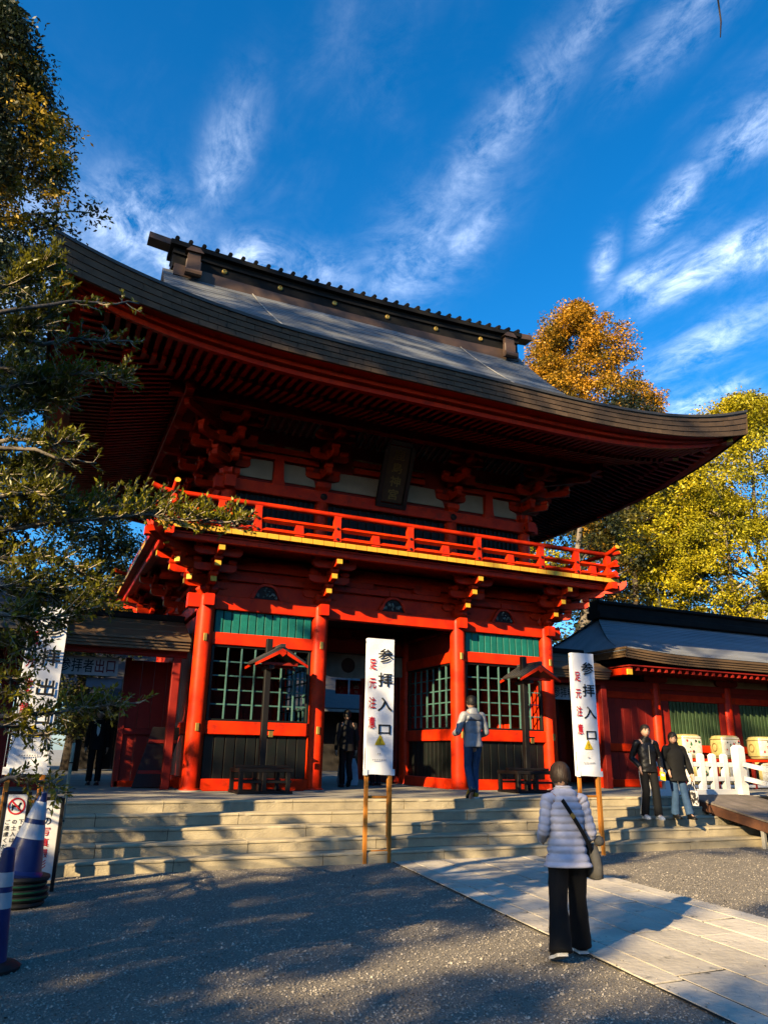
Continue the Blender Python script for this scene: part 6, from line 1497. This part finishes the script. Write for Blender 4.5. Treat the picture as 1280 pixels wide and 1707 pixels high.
BLKC = cloth('black_cloth', (.004,.004,.0045)); BLKT = cloth('black_trouser_cloth', (.0035,.0035,.004)); DENIM = cloth('blue_denim', (.035,.075,.15), (.02,.05,.11), .85, 12); NAVY = cloth('dark_suit_cloth', (.005,.005,.006)); BSH = mat('black_shoe', (.012,.012,.012), .4); WSOLE = mat('white_sole', (.72,.70,.66), .6); LAV = mat('lavender_quilted_nylon', (.62,.60,.68), .42, (.54,.525,.60), 9, .25, 40)
def legs(J, k): return J['an'+k]
# 1. woman in the quilted jacket, walking away along the path
h = 1.55
t, D, J, F, hc, rot = figure('woman from behind in lavender quilted jacket and wide black trousers', (-2.80,-9.86,.0), -.26, h,
    dict(knL=(-.082,-.045,.27), anL=(-.108,-.115,.065), hipL=(-.055,0,.50), hipR=(.055,0,.50), knR=(.068,.055,.28), anR=(.086,.085,.048), shL=(-.098,0,.795), shR=(.098,0,.795), elL=(-.128,.0,.635), wrL=(-.10,.11,.58), elR=(.138,-.01,.62), wrR=(.12,.10,.55), hdL=(.3,.9,.1), hdR=(-.2,.9,-.2), head=(.0,.045,.918), neck=(0,.018,.855), chest=(0,.012,.72), neckb=(0,.008,.815), curl=.9),
    head_tilt=(-.05,1,-.22), hair=(.66, HAIRD, 1.13))
garment('quilted_jacket', [torso(J, rot, h, 1.0, .162, .015, .004, .22, .056, .05), sleeve(J,'L',h,.053,.011,rot,.008,.052), sleeve(J,'R',h,.053,.011,rot,.008,.052,5)], LAV, t)
bb = MB(); nb = J['neck']; bb.lathe([(.062,-.03),(.066,0),(.060,.02),(.052,.02),(.05,-.03)], nb, 18); build('collar', bb, LAV, t, smooth=True)
garment('wide_trousers', [hips(J,h,.142,rot), trouser(J,'L',h,.086,.074,.092,rot,.018,3,.0), trouser(J,'R',h,.086,.074,.088,rot,.018,4,.0)], BLKT, t)
fw = rot @ Vector((0,1,0))
for k, up in (('L',Vector((0,0,1))-fw*-.25),('R',Vector((0,0,1)))):
    a = J['an'+k]; pit_ = -.35 if k == 'L' else .0; f2 = (fw+Vector((0,0,pit_))).normalized(); c = Vector((a.x,a.y,0.0 if k == 'R' else .015))+fw*.04+Vector((0,0,.025 if k == 'R' else .035)); shoe(c, f2, (0,0,1), BSH, WSOLE, t, .24)
rtv = rot @ Vector((1,0,0)); bk = -fw                         # shoulder bag: strap from left shoulder to right hip
pts = []
for s in np.linspace(0,1,15):
    z = 1.235+(.80-1.235)*s; x = -.072+.285*s; w_ = .175*(1-.1*abs(s-.5)); y = -math.sqrt(max(.0,1-(min(.98,abs(x))/.215)**2))*.138-.012-.006; pts.append(D @ Vector((x, y+.018, z)))
bb = MB()
P1 = [p+(rtv*.012+Vector((0,0,.012))) for p in pts]; P2 = [p-(rtv*.012+Vector((0,0,.012))) for p in pts]; bb.grid([P1,P2]); bb.grid([[p+bk*.005 for p in P1],[p+bk*.005 for p in P2]]); 
bag = thing('shoulder_bag', 'soft grey-brown shoulder bag at the right hip of the woman in the quilted jacket', 'bag', tuple(D @ Vector((.22,0,.62))))
build('strap', bb, BLKC, bag, fix=False); bb = MB(); q = pts[4]; bb.obox(q+bk*.008, .020, .004, .016, (rtv+Vector((0,0,-.9))).normalized(), bk, (Vector((0,0,1))+rtv*.9).normalized()); build('buckle', bb, BRASS, bag)
BAGM = mat('grey_bag_cloth', (.10,.095,.085), .8, (.075,.07,.065), 20, .2); bb = MB()
bb.loft([ringpts(D @ Vector((.235,.01+.01*k,z)), (0,0,1), rx, ry, fw, 18, 3) for k, (z, rx, ry) in enumerate(((.60,.06,.03),(.615,.125,.055),(.70,.135,.06),(.80,.12,.05),(.86,.10,.035),(.875,.085,.02)))], 18); build('bag_body', bb, BAGM, bag, smooth=True)
bb = MB(); bb.lathe([(.005,0),(.035,.01),(.045,.04),(.03,.075),(.008,.085)], D @ Vector((.285,-.02,.86)), 10); build('bag_knot', bb, BAGM, bag, smooth=True)
# 2. man going up at the top of the steps
h = 1.84
t, D, J, F, hc, rot = figure('man from behind in grey puffer jacket, jeans and yellow boots', (.42,-2.84,H), .03, h,
    dict(knL=(-.045,.03,.29), anL=(-.05,-.055,.075), toeL=(0,.7,-.7), knR=(.05,.045,.29), anR=(.035,.03,.048), elL=(-.165,.02,.635), wrL=(-.13,.14,.62), elR=(.165,.01,.635), wrR=(.13,.13,.60), hdL=(.3,.9,.1), hdR=(-.3,.9,0)), head_tilt=(.05,1,.02), hair=(.60, HAIRB, 1.09))
GPUF = mat('grey_puffer_nylon', (.27,.28,.30), .4, (.22,.23,.25), 8, .2); GPU2 = mat('slate_puffer_nylon', (.13,.15,.19), .4)
garment('puffer_jacket', [torso(J, rot, h, .55, .175, .010, .012, .02, .125, .05), sleeve(J,'L',h,.068,.007,rot,.02,.11), sleeve(J,'R',h,.068,.007,rot,.02,.11,6)], GPUF, t)
garment('slate_yoke', [[ringpts(J['neckb'].lerp(J['chest'],a)+Vector((0,0,0)), (0,0,1), .172*(1.075 if a > .2 else .86), .172*(.78 if a > .2 else .66), rot @ Vector((1,0,0)), 26, 2.5) for a in (.05,.3,.55,.75)]], GPU2, t)
bb = MB(); bb.lathe([(.066,-.04),(.072,0),(.068,.035),(.056,.035),(.056,-.04)], J['neck'], 18); build('collar', bb, GPU2, t, smooth=True)
garment('jeans', [hips(J,h,.15,rot), trouser(J,'L',h,.088,.068,.058,rot,.03,8,.0), trouser(J,'R',h,.088,.068,.060,rot,.03,9,.0)], DENIM, t)
BOOT = mat('mustard_boot', (.50,.30,.02), .6, (.40,.23,.015), 12); fw = rot @ Vector((0,1,0))
shoe(J['anL']+Vector((0,0,-.055))+fw*.035, (fw*.72+Vector((0,0,-.50))), (0,0,1), BOOT, mat('dark_sole', (.05,.045,.04), .8), t, .28, .052, 'boot', .10)
shoe(Vector((J['anR'].x,J['anR'].y,H))+fw*.06, fw, (0,0,1), BOOT, WSOLE, t, .28, .052, 'boot', .10)
# 3. couple coming down on the right
h = 1.70; z2 = H-2*RS
FC = math.pi-.35
t, D, J, F, hc, rot = figure('man descending in black jacket and black track trousers with white side stripe', (3.72,-3.78,z2), FC, h,
    dict(knL=(-.05,.05,.285), anL=(-.055,.06,.045), knR=(.055,.035,.285), anR=(.065,-.03,.045), elR=(.155,-.05,.64), wrR=(.105,.045,.545), elL=(-.155,-.035,.64), wrL=(-.125,.075,.53), hdL=(.1,.5,-.8)), face=True, hair=(.58, HAIRB, 1.09))
LEA = mat('black_leather_jacket', (.006,.006,.007), .42, (.009,.009,.010), 7, .35, 18)
garment('jacket', [torso(J, rot, h, .45, .168, 0, .022, .03, .05, .05), sleeve(J,'L',h,.062,0,rot,.035), sleeve(J,'R',h,.062,0,rot,.035,7)], LEA, t)
bb = MB(); bb.lathe([(.06,-.04),(.066,0),(.062,.03),(.052,.03),(.052,-.04)], J['neck'], 18); build('collar', bb, LEA, t, smooth=True)
fw = rot @ Vector((0,1,0)); cz = J['chest'].lerp(J['belly'],.4)+fw*.128; bb = MB(); bb.obox(cz, .006, .003, .17, rot @ Vector((1,0,0)), fw, (0,0,1)); build('zip', bb, GREYP, t)
garment('track_trousers', [hips(J,h,.145,rot), trouser(J,'L',h,.088,.075,.075,rot,.02,11,.01), trouser(J,'R',h,.088,.075,.078,rot,.02,12,.01)], BLKT, t)
out = rot @ Vector((1,0,0)); bb = MB(); pp = [J['hipR']+out*.092, J['hipR'].lerp(J['knR'],.5)+out*.088, J['knR']+out*.083, J['knR'].lerp(J['anR'],.5)+out*.081, J['anR']+out*.082]; bb.grid([[p+fw*.016 for p in pp],[p-fw*.016 for p in pp]]); build('side_stripe', bb, WHITE, t, fix=False)
WSH = mat('white_shoe', (.68,.67,.64), .5)
for k in 'LR': shoe(Vector((J['an'+k].x,J['an'+k].y,z2))+fw*.055, fw, (0,0,1), WSH, WSOLE, t, .27)
yp = thing('yellow_leaflet', 'small yellow leaflet held between the couple on the steps', 'leaflet', tuple(J['wrL'])); c = J['f1bL'] if 'f1bL' in J else J['wrL']; bb = MB(); bb.obox(c+fw*.03+Vector((0,0,-.02)), .05, .004, .075, (rot @ Vector((1,0,.2))).normalized(), fw, (0,0,1)); build('sheet', bb, YEL, yp); bb = MB(); bb.obox(c+fw*.037+Vector((0,0,.0)), .03, .002, .02, (rot @ Vector((1,0,.2))).normalized(), fw, (0,0,1)); build('printed_patch', bb, WHITE, yp)
h = 1.58
t, D, J, F, hc, rot = figure('woman descending in loose black coat, blue jeans and black shoes', (4.40,-3.80,z2), FC+.1, h,
    dict(knL=(-.055,.055,.28), anL=(-.065,.115,.048), knR=(.05,.03,.28), anR=(.055,-.005,.045), elL=(-.165,-.01,.65), wrL=(-.175,.05,.51), elR=(.155,-.03,.65), wrR=(.13,.07,.55), head=(.02,.03,.925)), head_tilt=(.35,1,-.18), face=True, hair=(.78, HAIRB, 1.13))
COAT = cloth('black_wool_coat', (.004,.004,.0045))
garment('loose_coat', [torso(J, rot, h, 1.25, .178, 0, .012, .22, .05, .05), sleeve(J,'L',h,.070,0,rot,.02), sleeve(J,'R',h,.070,0,rot,.02,8)], COAT, t)
bb = MB(); bb.lathe([(.07,-.05),(.085,-.01),(.08,.03),(.06,.035),(.055,-.05)], J['neck'], 18); build('collar', bb, COAT, t, smooth=True)
garment('jeans', [hips(J,h,.135,rot), trouser(J,'L',h,.078,.068,.078,rot,.02,13,.0), trouser(J,'R',h,.078,.068,.078,rot,.02,14,.0)], DENIM, t)
fw = rot @ Vector((0,1,0))
for k in 'LR': shoe(Vector((J['an'+k].x,J['an'+k].y,z2))+fw*.05, fw, (0,0,1), BSH, BSH, t, .24)
tb = thing('tote_bag', 'black and white floral tote hanging from the arm of the woman in black', 'bag', tuple(J['wrL']))
c = J['f1bL']+Vector((0,0,-.30)); X = rot @ Vector((1,0,0)); TOTE = mat('floral_tote_cloth', (.02,.02,.022), .8, (.62,.60,.60), 16, thr=(.50,.56))
bb = MB(); bb.loft([ringpts(c+Vector((0,0,z)), (0,0,1), rx, ry, fw, 16, 3.2) for z, rx, ry in ((-.16,.10,.03),(-.15,.13,.05),(0,.14,.055),(.12,.135,.035))], 16); build('bag_body', bb, TOTE, tb, smooth=35)
for s in (-1,1):
    bb = MB(); a = c+Vector((0,0,.12))+X*.03*s; bb.tube([a+fw*.08, c+Vector((0,0,.27))+fw*.03, J['f1bL']+X*.01*s, c+Vector((0,0,.27))-fw*.03, a-fw*.08], .008, 6); build('handle', bb, BLKC, tb, smooth=True)
# 4. dark walker in the passage, 5. visitor in the left passage, 6. one half hidden behind the centre banner
def plain(label, pos, rz, h, P, hair, face=False):
    t, D, J, F, hc, rot = figure(label, pos, rz, h, P, hair=hair, face=face)
    garment('coat', [torso(J, rot, h, .9, .17, 0, .012, .04), sleeve(J,'L',h,.06,0,rot,.02), sleeve(J,'R',h,.06,0,rot,.02,8)], NAVY, t)
    garment('trousers', [hips(J,h,.145,rot), trouser(J,'L',h,.085,.07,.065,rot,.02,13,.0), trouser(J,'R',h,.085,.07,.065,rot,.02,14,.0)], BLKT, t); fw = rot @ Vector((0,1,0))
    for k in 'LR':
        low = J['an'+k].z-pos[2] < .09*h; shoe(Vector((J['an'+k].x,J['an'+k].y,pos[2] if low else J['an'+k].z-.07))+fw*.055, fw if low else (fw*.7+Vector((0,0,-.7))), (0,0,1), BSH, BSH, t, .26)
    return t, J, rot, fw
plain('dark silhouetted visitor in a black coat walking away through the gate passage', (-.52,1.25,H), -.1, 1.70, dict(knR=(.045,.03,.28), anR=(.03,-.10,.11), knL=(-.045,.03,.285), anL=(-.045,.02,.045)), (.60,HAIRB,1.09))
t, J, rot, fw = plain('visitor in dark coat with white shirt front in the left exit passage', (-5.83,2.55,H), math.pi-.15, 1.58, dict(), (.60,HAIRB,1.12), True)
bb = MB(); c = J['chest']+fw*.125; bb.prism([(-.035,.11),(.035,.11),(.03,-.06),(.0,-.14),(-.03,-.06)], c, rot @ Vector((1,0,0)), (0,0,1), fw*.012); build('shirt_front', bb, WHITE, t)
plain('visitor in dark clothes mostly hidden behind the centre banner in the passage', (.62,2.2,H), .2, 1.62, dict(), (.66,HAIRB,1.1))
